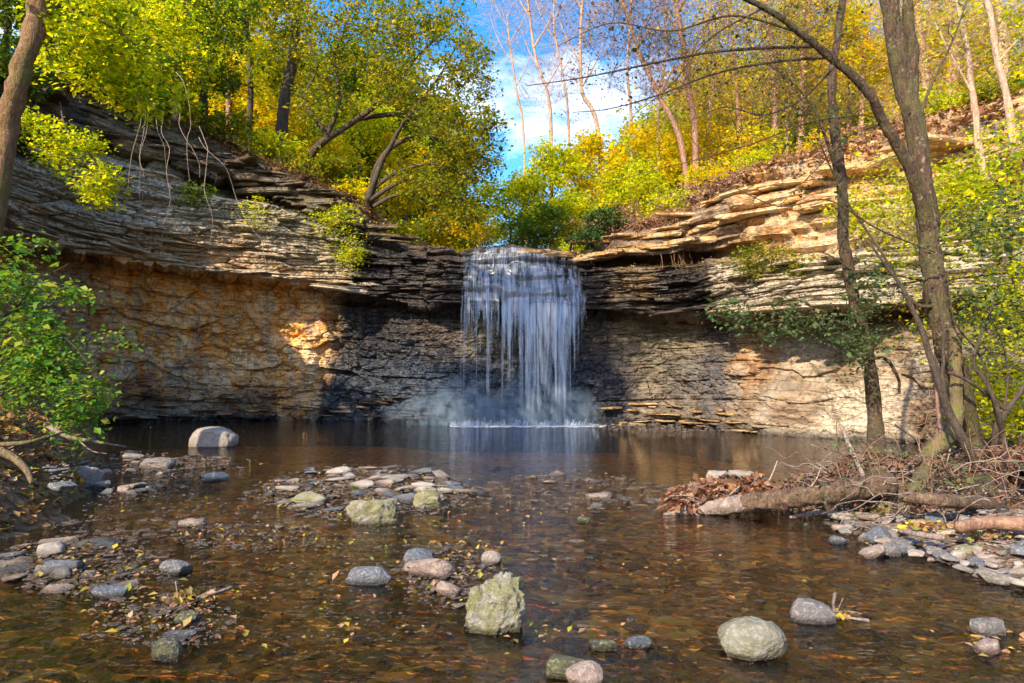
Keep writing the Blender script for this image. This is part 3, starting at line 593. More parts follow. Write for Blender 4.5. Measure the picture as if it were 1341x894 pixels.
def bank(name, x0, x1, y0, y1, fz, mat):
    X, Y = np.meshgrid(np.concatenate([np.linspace(x0, -10.2, 12), np.linspace(-10, x1, 130)]) if x0 < 0 else np.concatenate([np.linspace(x0, 9, 140), np.linspace(9.2, x1, 30)]), np.concatenate([np.linspace(y0, 2.8, 16), np.linspace(3, 13, 200), np.linspace(13.2, y1, 30)]), indexing='ij')
    z = fz(X, Y); o = link(name, mesh(name, np.stack([X, Y, z], -1).reshape(-1, 3), gridfaces(*X.shape), mat, True)); tag(o, kind='structure')
bank('left_bank', -19, -4, -30, 20, zleft, M['litter']); bank('right_bank', 3, 18, -30, 18, zright, M['bank'])

# ------------------------------------------------------------------ waterfall
def waterfall():
    base = onz(688, 556); root = empty('waterfall', (float(base[0]), 23.6, 0), 'white waterfall dropping in thin strands over the dark ledge into the pool', 'waterfall')
    o0 = np.array(root.location)
    # cascade that clings to the steps
    cx = np.linspace(602, 771, 190); rows = np.linspace(8.9, 4.05, 80)
    P = np.zeros((len(cx), len(rows), 3)); dens = np.zeros(P.shape[:2])
    for j, rw in enumerate(rows):
        t = j/(len(rows)-1); xx = np.interp(t, [0, .35, 1], [0, 1, 1])
        x0 = np.interp(t, [0, .25, .6, 1], [616, 608, 603, 602]); x1 = np.interp(t, [0, .25, .6, 1], [742, 756, 766, 771])
        for i, c in enumerate(cx):
            px = x0+(x1-x0)*i/(len(cx)-1); k = min(ci(px), len(xs)-1); P[i, j] = C2[k, int(np.argmin(np.abs(rowid-rw)))]
            u = i/(len(cx)-1); dens[i, j] = .40+.14*math.sin(u*3.14)+.14*t-.3*(1-min(1, min(u, 1-u)*14))
    # smooth the sheet so that it skims the rock
    for _ in range(5): P[:, 1:-1] = (P[:, :-2]+P[:, 1:-1]*2+P[:, 2:])/4
    for _ in range(30): P[1:-1] = (P[:-2]+P[1:-1]*2+P[2:])/4
    P[..., 1] -= .13; P[..., 2] += .03
    me = mesh('cascade', P.reshape(-1, 3)-o0, gridfaces(*P.shape[:2]), M['fall'], True, None, {'dens': dens.ravel()})
    c = bpy.data.objects.new('cascade', me); COL.objects.link(c); c.parent = root
    P2 = P.copy(); P2[..., 1] -= .07
    # free falling veils
    for n_, (yo, dm) in enumerate(((-.05, .0), (.22, -.08))):
        u = np.linspace(0, 1, 200); v = np.linspace(0, 1, 60); U, V_ = np.meshgrid(u, v, indexing='ij')
        top = P[np.clip((U[:, 0]*(len(cx)-1)).astype(int), 0, len(cx)-1), -3]
        Q = np.zeros((*U.shape, 3)); Q[..., 0] = top[:, 0][:, None]+.03*(vn(U*40, V_*0, 5+n_)-.5); Q[..., 1] = top[:, 1][:, None]+yo-.25*V_**.5+.05*vn(U*30, V_, 7)
        Q[..., 2] = top[:, 2][:, None]*(1-V_)
        px = 602+169*U
        core = .30*(vn(px*.45, V_*0, 33+n_)-.5)+.20*(vn(px*1.3, V_*0, 35+n_)-.5)+.20+.08*np.sin(px*.9)+.10*np.sin(px*.37+1)+.95*np.exp(-((px-697)/11)**2)+.8*np.exp(-((px-733)/10)**2)+.75*np.exp(-((px-712)/22)**2)+.45*np.exp(-((px-668)/18)**2)+.4*np.exp(-((px-755)/12)**2)+.3*np.exp(-((px-630)/25)**2)
        rem = np.clip(core-V_*.62, 0, .8)
        d = .0+.64*rem+.38*np.exp(-V_*5)*np.clip(core+.5, 0, 1)+dm
        d += -.25*(1-np.minimum(1, np.minimum(U, 1-U)*12))-.3*np.exp(-V_*30)*(.5+vn(U*60, V_*0, 9))
        me = mesh('water_veil', Q.reshape(-1, 3)-o0, gridfaces(*U.shape), M['fall'], True, None, {'dens': d.ravel()})
        c = bpy.data.objects.new('water_veil', me); COL.objects.link(c); c.parent = root
    # separate strands
    g = random.Random(5)
    for i in range(190):
        pxs = g.choice([g.uniform(604, 768), g.gauss(697, 6), g.gauss(733, 7), g.uniform(604, 690), g.uniform(640, 760)]); u = min(max((pxs-602)/169, .01), .99)
        tp = P[int(u*(len(cx)-1)), -int(g.uniform(2, 50))]; long_ = g.random() < (.75 if abs(pxs-697) < 14 or abs(pxs-735) < 12 else .25)
        zb_ = .02 if long_ else tp[2]*g.uniform(.25, .7); n = 14; t = np.linspace(0, 1, n)
        Pp = np.stack([tp[0]+g.uniform(-.03, .03)*t, tp[1]-.06-.22*np.sqrt(t), tp[2]+(zb_-tp[2])*t], 1)
        r = g.uniform(.004, .013)*(1-.5*t)*np.minimum(1, t*6+.1)
        mb = MB(); mb.tube(Pp, r, 5); V = np.vstack(mb.V)-o0; Fa = np.vstack(mb.F)
        dn = np.repeat((.5+.4*np.minimum(1, t*4))-(.85*t**1.5 if not long_ else .3*t), 5); dn = np.concatenate([dn, [.5, .5]])
        me = mesh('water_strand', V, Fa, M['fall'], True, None, {'dens': dn}); c = bpy.data.objects.new('water_strand', me); COL.objects.link(c); c.parent = root
    # foam line and splash plumes
    mb = MB()
    for i in range(2600):
        px = rng.uniform(592, 790); p = onz(px, 557.0); p[1] = 23.5-abs(rng.normal(0, .45)); p[0] = (px-670.5)/F*p[1]; s = rng.uniform(.02, .06)
        a = np.array([[-1, -.6, 0], [1, -.6, 0], [1.3, .6, 0], [-1.1, .7, 0], [0, 0, .6]])*s; a[:, 0] *= 1.8
        mb.add(p+a+np.array([0, 0, .005]), [[0, 1, 4, 4], [1, 2, 4, 4], [2, 3, 4, 4], [3, 0, 4, 4]][:0] or [[0, 1, 2, 3]])
    V = np.vstack(mb.V)-o0; me = mesh('foam', V, np.vstack(mb.F), M['foam'], True)
    c = bpy.data.objects.new('foam', me); COL.objects.link(c); c.parent = root; c['kind'] = 'stuff'
    mb = MB(); dn = []
    for i in range(700):
        px = float(np.clip(rng.choice([rng.normal(697, 22), rng.normal(735, 18), rng.uniform(590, 780), rng.normal(625, 20)]), 585, 790)); y0 = 23.5-abs(rng.normal(0, .22)); x0 = (px-670.5)/F*y0; h = abs(rng.normal(.07, .09))+.02; t = np.linspace(0, 1, 4)
        Pp = np.stack([x0+rng.normal(0, .14)*t, y0-rng.uniform(0, .25)*t, h*np.sin(t*2.4)/.95], 1); mb.tube(Pp, np.array([.02, .022, .014, .004])*rng.uniform(.4, 1.3), 5); dn.append(np.concatenate([np.repeat([.7, .5, .34, .1], 5), [.4, .4]]))
    V = np.vstack(mb.V)-o0; me = mesh('splash', V, np.vstack(mb.F), M['fall'], True, None, {'dens': np.concatenate(dn)}); c = bpy.data.objects.new('splash', me); COL.objects.link(c); c.parent = root; c['kind'] = 'stuff'
    for k, (px, w_, h_) in enumerate(((705, 1.7, 1.5), (600, 2.0, 1.3), (748, 1.1, 1.0), (640, 4.0, .8), (695, 2.2, .45))):
        bm = bmesh.new(); bmesh.ops.create_icosphere(bm, subdivisions=3, radius=1.); me = bpy.data.meshes.new('mist'); bm.to_mesh(me); bm.free(); me.materials.append(M['mist'])
        c = bpy.data.objects.new('mist', me); COL.objects.link(c); c.parent = root
        c.location = ((px-670.5)/F*23.7-o0[0], .05-.03*k, h_*.42); c.scale = (w_, .62, h_); c['kind'] = 'stuff'
waterfall()

# ------------------------------------------------------------------ stones
def rock(seed, n=18, sub=2, rough=.10, flat=1., box=.3, mat=None, fine=3.):
    sm = .35 if n >= 30 else .1
    g = random.Random(seed); bm = bmesh.new()
    for i in range(n):
        v = Vector((g.gauss(0, 1), g.gauss(0, 1), g.gauss(0, 1))).normalized()
        v = Vector([math.copysign(abs(c)**(1-box), c) for c in v]); bm.verts.new(v*g.uniform(.82, 1.0))
    r = bmesh.ops.convex_hull(bm, input=bm.verts); bmesh.ops.delete(bm, geom=[e for e in r['geom_interior'] if isinstance(e, bmesh.types.BMVert)], context='VERTS')
    if sub:
        bmesh.ops.triangulate(bm, faces=bm.faces)
        bmesh.ops.subdivide_edges(bm, edges=bm.edges, cuts=1, use_grid_fill=True, smooth=sm)
        for _ in range(sub-1): bmesh.ops.subdivide_edges(bm, edges=bm.edges, cuts=1, use_grid_fill=True, smooth=sm*.35)
        off_ = Vector((seed*3.7, seed*1.3, 0))
        for v in bm.verts:
            q = v.co*1.4+off_; a = mnoise.fractal(q, 1., 2., 5)*rough + mnoise.fractal(q*fine, .8, 2., 4)*rough*.6
            a -= max(0, .06-abs(mnoise.noise(q*1.2)))*rough*6
            v.co *= 1+a
    else:
        bmesh.ops.bevel(bm, geom=bm.edges[:], offset=.06, segments=1, affect='EDGES')
    for v in bm.verts: v.co.z *= flat
    bmesh.ops.recalc_face_normals(bm, faces=bm.faces)
    me = bpy.data.meshes.new('stone'); bm.to_mesh(me); bm.free()
    me.polygons.foreach_set('use_smooth', np.full(len(me.polygons), bool(sub)))
    if mat: me.materials.append(mat)
    return me
def hero(name, seed, px, py, wpx, hpx, mat, label, cat='rock', depth=.8, rz=0, tilt=(0, 0), z0=0., rough=.12, box=.3, sub=3, sink=.25, group=None, n=18):
    p = onz(px, py, z0); Y = p[1]; W = wpx/F*Y*.5; H = hpx/F*Y
    me = rock(seed, n, sub, rough, 1., box, M[mat]); 
    co_ = np.array([v.co[:] for v in me.vertices]); ext = np.abs(co_).max(0)
    o = bpy.data.objects.new(name, me); COL.objects.link(o); D_ = W*depth
    hh = H/(1-sink)*.5*1.12; hh = H*.72
    o.scale = (W/ext[0], D_/ext[1], hh/ext[2]); o.location = (p[0], Y+D_*.75, z0+H-hh*1.0); o.rotation_euler = (R(tilt[0]), R(tilt[1]), R(rz))
    return tag(o, label, cat, group)
H_ = hero
H_('boulder', 3, 274, 586, 62, 27, 'stone_pale', 'smooth rounded pale grey boulder standing alone in the dark pool on the left', 'boulder', .7, rough=.05, box=.42, n=40)
H_('boulder', 8, 645, 829, 86, 78, 'stone_moss', 'largest blocky boulder with yellow-green moss at the lower centre of the stream', 'boulder', .75, 8, rough=.17, box=.45, sub=5, n=14)
H_('boulder', 12, 484, 687, 74, 32, 'stone_moss', 'pointed mossy boulder behind the largest one, among the flat pink stones', 'boulder', .8, rough=.16, sub=4)
H_('boulder', 15, 557, 666, 48, 24, 'stone_moss', 'angular pale boulder at the right end of the flat stone shoal', 'boulder', .8, rough=.14)
H_('boulder', 16, 402, 662, 54, 16, 'stone_moss', 'low pale green boulder at the left of the flat stone shoal', 'boulder', .8, rough=.14)
H_('boulder', 21, 997, 864, 92, 44, 'stone_speck', 'rounded speckled grey boulder in clear water at the lower right', 'boulder', .75, rough=.06, box=.15, n=40, sub=4)
H_('river_stone', 22, 1068, 816, 60, 26, 'stone', 'smooth oval grey stone with a tuft of leaves at its right end', 'stone', .6, -8, (0, 8), rough=.05, n=36)
H_('flat_stone', 23, 482, 766, 64, 22, 'stone_blue', 'long dark blue-grey flat stone left of the largest boulder', 'stone', .5, 5, (0, 4), rough=.08)
H_('flat_stone', 24, 560, 756, 76, 24, 'stone_pink', 'broad pale pinkish slab leaning on stones left of the largest boulder', 'stone', .7, -10, (0, -9), rough=.06, box=.45)
H_('flat_stone', 25, 548, 740, 40, 20, 'stone_blue', 'blue-grey stone perched behind the pale pinkish slab', 'stone', .7, 0, (0, 12), rough=.06, box=.4)
H_('river_stone', 26, 643, 738, 28, 15, 'stone_pale', 'small whitish round stone just behind the largest boulder', 'stone', .8, rough=.05, n=36)
H_('flat_stone', 27, 742, 893, 62, 26, 'stone_dark', 'dark mossy flat rock at the bottom edge of the photo', 'stone', .7, 12, rough=.08)
H_('river_stone', 28, 766, 900, 52, 27, 'stone_pink', 'rounded mauve-grey stone cut off by the bottom edge', 'stone', .8, rough=.04, box=.1, n=40)
H_('river_stone', 29, 838, 849, 38, 10, 'stone_blue', 'blue stone barely breaking the surface at lower centre', 'stone', .8, rough=.04, n=30)
H_('river_stone', 30, 791, 852, 36, 11, 'stone_dark', 'dark thin stone left of the blue one at lower centre', 'stone', .6, rough=.08)
H_('boulder', 31, 200, 615, 46, 15, 'stone', 'rounded grey-green boulder on the left gravel spit', 'boulder', .7, rough=.05, n=36)
H_('boulder', 32, 100, 637, 46, 27, 'stone_pale', 'pale lichen-patched boulder where the left bank meets the water', 'boulder', .7, 20, (0, 20), rough=.12)
H_('river_stone', 33, 128, 640, 26, 12, 'stone_pale', 'small pale stone touching the right side of the lichen-patched boulder', 'stone', .8)
H_('flat_stone', 34, 1306, 833, 52, 18, 'stone', 'grey flat stone at the lower right edge, behind a pink one', 'stone', .7, 5, rough=.08)
H_('flat_stone', 35, 1300, 857, 34, 14, 'stone_pink', 'pink flat stone among yellow leaves at the lower right edge', 'stone', .7, 25, (0, -12), rough=.06)
H_('river_stone', 36, 214, 865, 38, 25, 'stone_dark', 'round dark stone with one yellow leaf on top at the lower left', 'stone', .8, rough=.05, n=36)
H_('river_stone', 37, 225, 752, 40, 17, 'stone', 'grey-brown stone capped by dead leaves in the left shallows', 'stone', .8, rough=.06, n=30)
H_('flat_stone', 38, 75, 748, 50, 13, 'stone_blue', 'largest flat grey stone of the cluster at the left edge', 'stone', .6, 8, rough=.06)
H_('flat_stone', 39, 138, 783, 46, 13, 'stone_blue', 'blue-grey stone alone in front of the left edge cluster', 'stone', .6, rough=.06)
H_('flat_stone', 40, 248, 690, 40, 8, 'stone_pink', 'thin pink stone in the shallows right of the green reflection', 'stone', .6)
H_('river_stone', 41, 240, 818, 34, 14, 'stone_dark', 'dark rounded stone just right of the leaf-covered stone heap', 'stone', .8, rough=.05, n=30)
H_('flat_stone', 42, 228, 838, 48, 8, 'stone_blue', 'thin blue slab between the two dark round stones at lower left', 'stone', .6)
H_('flat_stone', 43, 785, 654, 38, 8, 'stone', 'flat grey stone alone in mid stream right of the shoal', 'stone', .7)
H_('flat_stone', 44, 1158, 712, 48, 19, 'stone_blue', 'tilted blue-grey slab at the tip of the right gravel beach', 'stone', .55, 18, (0, -16), rough=.05, box=.45)
H_('flat_stone', 45, 1147, 731, 40, 14, 'stone_pink', 'pinkish wedge stone in front of the tilted blue-grey slab', 'stone', .6, 20, (0, -14), rough=.06)
H_('river_stone', 46, 1170, 729, 26, 16, 'stone', 'small rounded grey stone beside the pinkish wedge stone', 'stone', .8)
H_('river_stone', 47, 1099, 712, 24, 10, 'stone_blue', 'small dull blue stone by itself left of the right gravel beach', 'stone', .8)
H_('flat_stone', 48, 1282, 730, 44, 15, 'stone_moss', 'smooth greenish stone at the water edge of the right gravel beach', 'stone', .7, rough=.04, n=36)
H_('flat_stone', 49, 943, 629, 36, 11, 'stone_pale', 'left one of the two pale stones beyond the fallen log', 'stone', .8)
H_('flat_stone', 50, 972, 626, 36, 10, 'stone_pale', 'right one of the two pale stones beyond the fallen log', 'stone', .8)
H_('river_stone', 51, 765, 685, 18, 8, 'stone_dark', 'small dark stone in mid stream left of the fallen log', 'stone', .8)
H_('flat_stone', 52, 586, 780, 34, 16, 'stone_pink', 'pinkish wedge resting against the front of the pale slab', 'stone', .6, -25, (0, 16))
H_('river_stone', 53, 1240, 735, 30, 12, 'stone_blue', 'grey-blue wet stone at the front of the right gravel beach', 'stone', .8)

SHADES = [('pinkish', [(.42, .32, .29), (.5, .4, .35), (.38, .29, .26)]), ('grey', [(.25, .24, .23), (.33, .31, .29), (.2, .19, .185)]), ('blue-grey', [(.13, .155, .19), (.19, .21, .25)]), ('pale', [(.5, .45, .4), (.58, .52, .46)])]
protos = []
for si, (sn, sc_) in enumerate(SHADES):
    mm = stone_mat(sn.replace('-', '_')+'_river_stone', sc_); protos += [(sn, rock(200+i+si*20, 13, 0, .1, 1., .4, mm)) for i in range(6)]+[(sn, rock(300+i+si*20, 18, 1, .08, 1., .3, mm)) for i in range(4)]
LOOSE = []
occupied = []
def scatter(px0, px1, py0, py1, n, smin, smax, label, group, flat=.35, z=.0, mask=None, seed=1, cat='stone'):
    g = random.Random(seed); k = 0; tries = 0
    while k < n and tries < n*30:
        tries += 1; px = g.uniform(px0, px1); py = g.uniform(py0, py1)
        if mask is None:
            if ((px-(px0+px1)/2)/((px1-px0)/2))**2+((py-(py0+py1)/2)/((py1-py0)/2))**2 > 1: continue
        elif not mask(px, py): continue
        zz_ = z(px, py) if callable(z) else z
        p = onz(px, py, zz_); s = g.uniform(smin, smax)*g.choice([.7, 1, 1.25])/F*p[1]*.5
        if any((p[0]-q[0])**2+(p[1]-q[1])**2 < (.55*(s+q[2]))**2 for q in occupied): continue
        occupied.append((p[0], p[1], s))
        sh, pm = g.choice(protos); o = bpy.data.objects.new('river_stone', pm); COL.objects.link(o)
        fl = flat*g.uniform(.6, 1.3); o.scale = (s, s*g.uniform(.5, .9), s*fl); o.location = (p[0], p[1], zz_+s*fl*g.uniform(.0, .4)); o.rotation_euler = (g.gauss(0, .12), g.gauss(0, .12), g.uniform(0, 6.28))
        tag(o, label, cat, group); LOOSE.append((o, sh, px, py, s/p[1], group)); k += 1
def hit(fz, px, py):
    z = .1
    for _ in range(5): p = onz(px, py, z); z = .5*z+.5*max(0., min(.9, float(fz(np.array(p[0]), np.array(p[1])))))
    return z
zr = lambda px, py: hit(zright, px, py)
zl = lambda px, py: hit(zleft, px, py)
SHADES = [('pinkish', [(.42, .32, .29), (.5, .4, .35), (.38, .29, .26)]), ('grey', [(.25, .24, .23), (.33, .31, .29), (.2, .19, .185)]), ('blue-grey', [(.13, .155, .19), (.19, .21, .25)]), ('pale', [(.5, .45, .4), (.58, .52, .46)])]
protos = []
for si, (sn, sc_) in enumerate(SHADES):
    mm = stone_mat(sn.replace('-', '_')+'_river_stone', sc_); protos += [(sn, rock(200+i+si*20, 13, 0, .1, 1., .4, mm)) for i in range(6)]+[(sn, rock(300+i+si*20, 18, 1, .08, 1., .3, mm)) for i in range(4)]
LOOSE = []
occupied = []
def scatter(px0, px1, py0, py1, n, smin, smax, label, group, flat=.35, z=.0, mask=None, seed=1, cat='stone'):
    g = random.Random(seed); k = 0; tries = 0
    while k < n and tries < n*30:
        tries += 1; px = g.uniform(px0, px1); py = g.uniform(py0, py1)
        if mask is None:
            if ((px-(px0+px1)/2)/((px1-px0)/2))**2+((py-(py0+py1)/2)/((py1-py0)/2))**2 > 1: continue
        elif not mask(px, py): continue
        zz_ = z(px, py) if callable(z) else z
        p = onz(px, py, zz_); s = g.uniform(smin, smax)*g.choice([.7, 1, 1.25])/F*p[1]*.5
        if any((p[0]-q[0])**2+(p[1]-q[1])**2 < (.55*(s+q[2]))**2 for q in occupied): continue
        occupied.append((p[0], p[1], s))
        sh, pm = g.choice(protos); o = bpy.data.objects.new('river_stone', pm); COL.objects.link(o)
        fl = flat*g.uniform(.6, 1.3); o.scale = (s, s*g.uniform(.5, .9), s*fl); o.location = (p[0], p[1], zz_+s*fl*g.uniform(.0, .4)); o.rotation_euler = (g.gauss(0, .12), g.gauss(0, .12), g.uniform(0, 6.28))
        tag(o, label, cat, group); LOOSE.append((o, sh, px, py, s/p[1], group)); k += 1
zr = lambda px, py: max(.0, float(zright(np.array(onz(px, py, .1)[0]), np.array(onz(px, py, .1)[1]))))
zl = lambda px, py: max(.0, float(zleft(np.array(onz(px, py, .1)[0]), np.array(onz(px, py, .1)[1]))))
scatter(345, 620, 612, 672, 82, 22, 46, 'x', 'flat stones of the mid-stream shoal', .2, seed=11)
scatter(525, 640, 715, 795, 20, 14, 28, 'x', 'stones heaped left of the largest boulder', .35, seed=12)
scatter(-5, 195, 705, 780, 26, 20, 48, 'x', 'flat stones of the left edge cluster', .2, seed=13)
scatter(150, 290, 785, 850, 11, 14, 30, 'x', 'stones of the leafy heap at lower left', .25, seed=14)
scatter(215, 420, 685, 720, 8, 12, 26, 'x', 'thin stones of the left shallows', .2, seed=15)
scatter(610, 870, 618, 672, 18, 12, 28, 'x', 'stones of the row toward the log', .18, seed=16)
scatter(60, 290, 592, 650, 32, 16, 34, 'x', 'stones of the left gravel spit', .35, z=zl, seed=17)
scatter(1090, 1345, 670, 765, 78, 20, 42, 'x', 'stones of the right gravel beach', .3, z=lambda x, y: zr(x, y)+.035, mask=lambda x, y: y < 692+(x-1090)*.32 and y > 668, seed=18)
scatter(250, 1050, 690, 880, 13, 10, 20, 'x', 'small stones in the foreground water', .25, seed=19)
# each loose stone is told apart by size, colour, the landmark it lies next to, and its turn from the left
MARKS = [(274, 580, 'lone pool boulder'), (645, 800, 'largest boulder'), (484, 680, 'pointed mossy boulder'), (557, 660, 'angular shoal boulder'), (402, 658, 'low green boulder'), (997, 850, 'speckled boulder'), (1068, 810, 'smooth oval stone'),
 (482, 760, 'long dark blue stone'), (560, 750, 'pale pink slab'), (200, 610, 'grey-green boulder'), (100, 630, 'lichen-patched boulder'), (75, 745, 'largest left edge stone'), (138, 780, 'lone blue-grey stone'), (250, 790, 'small leaf heap'), (214, 860, 'dark stone with a leaf'),
 (225, 748, 'leaf-capped stone'), (785, 652, 'mid-stream flat stone'), (1158, 706, 'tilted blue-grey slab'), (1282, 725, 'smooth greenish stone'), (900, 660, 'fallen log end'), (1240, 690, 'yellow leaf patch'), (1330, 690, 'rotten right edge log'), (1200, 665, 'mossy stem foot'), (1330, 750, 'right end of the beach')]
ORD = 'first second third fourth fifth sixth seventh eighth ninth tenth eleventh twelfth thirteenth fourteenth fifteenth sixteenth seventeenth eighteenth nineteenth twentieth'.split()
sq = sorted(a[4] for a in LOOSE); lo_, hi__ = sq[len(sq)//3], sq[2*len(sq)//3]; cls = {}
for rec in LOOSE:
    o, sh, px, py, s_, gr = rec; m = min(MARKS, key=lambda q: (q[0]-px)**2+(2*(q[1]-py))**2)
    dx, dy = px-m[0], 2*(py-m[1]); side = ('right of' if dx > 0 else 'left of') if abs(dx) > abs(dy) else ('in front of' if dy > 0 else 'behind')
    size = 'small' if s_ < lo_ else 'large' if s_ > hi__ else 'medium'
    cls.setdefault('%s %s stone %s the %s' % (size, sh, side, m[2]), []).append((px, o))
for k_, v in cls.items():
    v.sort(key=lambda q: q[0])
    for i, (px, o) in enumerate(v): o['label'] = k_ if len(v) == 1 else k_+', %s from left' % ORD[min(i, 19)]
# gravel too small to pick apart + the cobbles under water
def stuff_stones(name, label, cat, pts, size, mat, flat=.4, seed=3):
    g = np.random.default_rng(seed); mb = MB()
    for i, p in enumerate(pts):
        n = 7; a = np.sort(g.uniform(0, 6.28, n)); r = g.uniform(.8, 1.1, n); s = size[i]
        ca, sa = np.cos(a)*r, np.sin(a)*r*g.uniform(.55, .95)
        q = g.uniform(0, 6.28); ca, sa = ca*math.cos(q)-sa*math.sin(q), ca*math.sin(q)+sa*math.cos(q)
        lo = np.stack([ca, sa, np.full(n, -.5*flat)], 1); hi_ = np.stack([ca*.96, sa*.96, g.uniform(.1, .3, n)*flat], 1); tp = np.stack([ca*.6, sa*.6, g.uniform(.42, .6, n)*flat], 1); ct = np.array([[0, 0, .6*flat]])
        V = np.vstack([lo, hi_, tp, ct])*s+p; j = np.arange(n); k = (j+1) % n
        Fa = np.vstack([np.stack([j, k, n+k, n+j], 1), np.stack([n+j, n+k, 2*n+k, 2*n+j], 1)])
        mb.add(V, Fa, g.random()); top = np.stack([2*n+j, 2*n+k, np.full(n, 3*n)], 1)
        mb.F[-1] = np.vstack([mb.F[-1], np.hstack([top, top[:, 2:]])[:, [0, 1, 2, 3]]+mb.n-len(V)]) if False else mb.F[-1]
        # close the top with a fan of quads
        m = n//2; fan = [[2*n+2*t, 2*n+2*t+1, 2*n+(2*t+2) % n, 3*n] for t in range(m)]+[[2*n+n-1, 2*n, 3*n, 3*n][:3]+[2*n+n-1]][:0]
        mb.F.append(np.array(fan)+mb.n-len(V)); mb.A.append(np.full(len(fan), mb.A[-1][0]))
    o = mb.build(name, M[mat], None, False, 'stuff'); return tag(o, label, cat)
g = np.random.default_rng(31)
pts = []; sz = []
for _ in range(4900):
    px = g.uniform(-60, 1400); py = 600+300*g.random()**.8; z = -.11; p = onz(px, py, z); zc = zb_at = -.13+float(bars(np.array(p[0]), np.array(p[1])))*.9
    p[2] = min(zc, -.02)+.0; s = np.exp(g.normal(math.log(.062), .5)); pts.append(p); sz.append(min(s, .16))
mbed = stone_mat('submerged_cobbles', [(.1, .04, .015), (.85, .45, .1), (.4, .17, .04), (.95, .66, .24), (.05, .025, .015), (.85, .62, .34), (.55, .2, .05), (.2, .08, .03)], damp=0.); M['bedstone'] = mbed
stuff_stones('submerged_cobbles', 'brown and amber cobbles covering the bed under the shallow water', 'cobbles', pts, sz, 'bedstone', .5, 4)
pts = []; sz = []
for (x0, x1, y0, y1, n, zf) in ((340, 630, 608, 680, 900, None), (520, 650, 712, 800, 300, None), (-10, 230, 700, 785, 520, None), (140, 310, 780, 855, 260, None), (215, 430, 684, 722, 160, None), (55, 300, 590, 655, 420, zl), (1080, 1345, 668, 770, 2600, zr), (610, 870, 615, 672, 220, None), (-20, 60, 620, 660, 10, None), (780, 1000, 553, 566, 200, None), (60, 720, 640, 725, 420, None), (120, 700, 700, 850, 300, None)):
    k = 0
    while k < n:
        px = g.uniform(x0, x1); py = g.uniform(y0, y1)
        if (x0, y0) == (1080, 668):
            if py > 692+(px-1090)*.32: continue
        elif ((px-(x0+x1)/2)/((x1-x0)/2))**2+((py-(y0+y1)/2)/((y1-y0)/2))**2 > 1: continue
        p = onz(px, py, zf(px, py) if zf else .0); p[2] += .012; pts.append(p); sz.append(g.uniform(.6, 1.5)*4.5/F*p[1]*.6); k += 1
M['chips'] = stone_mat('gravel_chips', [(.4, .31, .27), (.3, .27, .25), (.5, .42, .36), (.2, .21, .23), (.36, .26, .2)]); stuff_stones('gravel', 'fine gravel and stone chips between the larger stones of the shoals', 'gravel', pts, sz, 'chips', .3, 5)

g = np.random.default_rng(57); pts = []; sz = []
for (cx_, cy_, rx, ry, n) in ((470, 648, 150, 34, 130), (250, 690, 190, 22, 50), (100, 742, 130, 34, 80), (210, 815, 110, 38, 50), (590, 750, 75, 36, 45), (740, 645, 150, 24, 50), (230, 612, 90, 18, 50), (700, 720, 120, 20, 14)):
    for _ in range(n):
        a = g.uniform(0, 6.28); q = g.random()**.5; p = onz(cx_+rx*q*math.cos(a), cy_+ry*q*math.sin(a), .0); pts.append(p+np.array([0, 0, .008])); sz.append(g.uniform(5, 11)/F*p[1])
stuff_stones('shale_chips', 'thin flat shards of shale lying loose over the shoals and shallows', 'shale chips', pts, sz, 'chips', .16, 6)
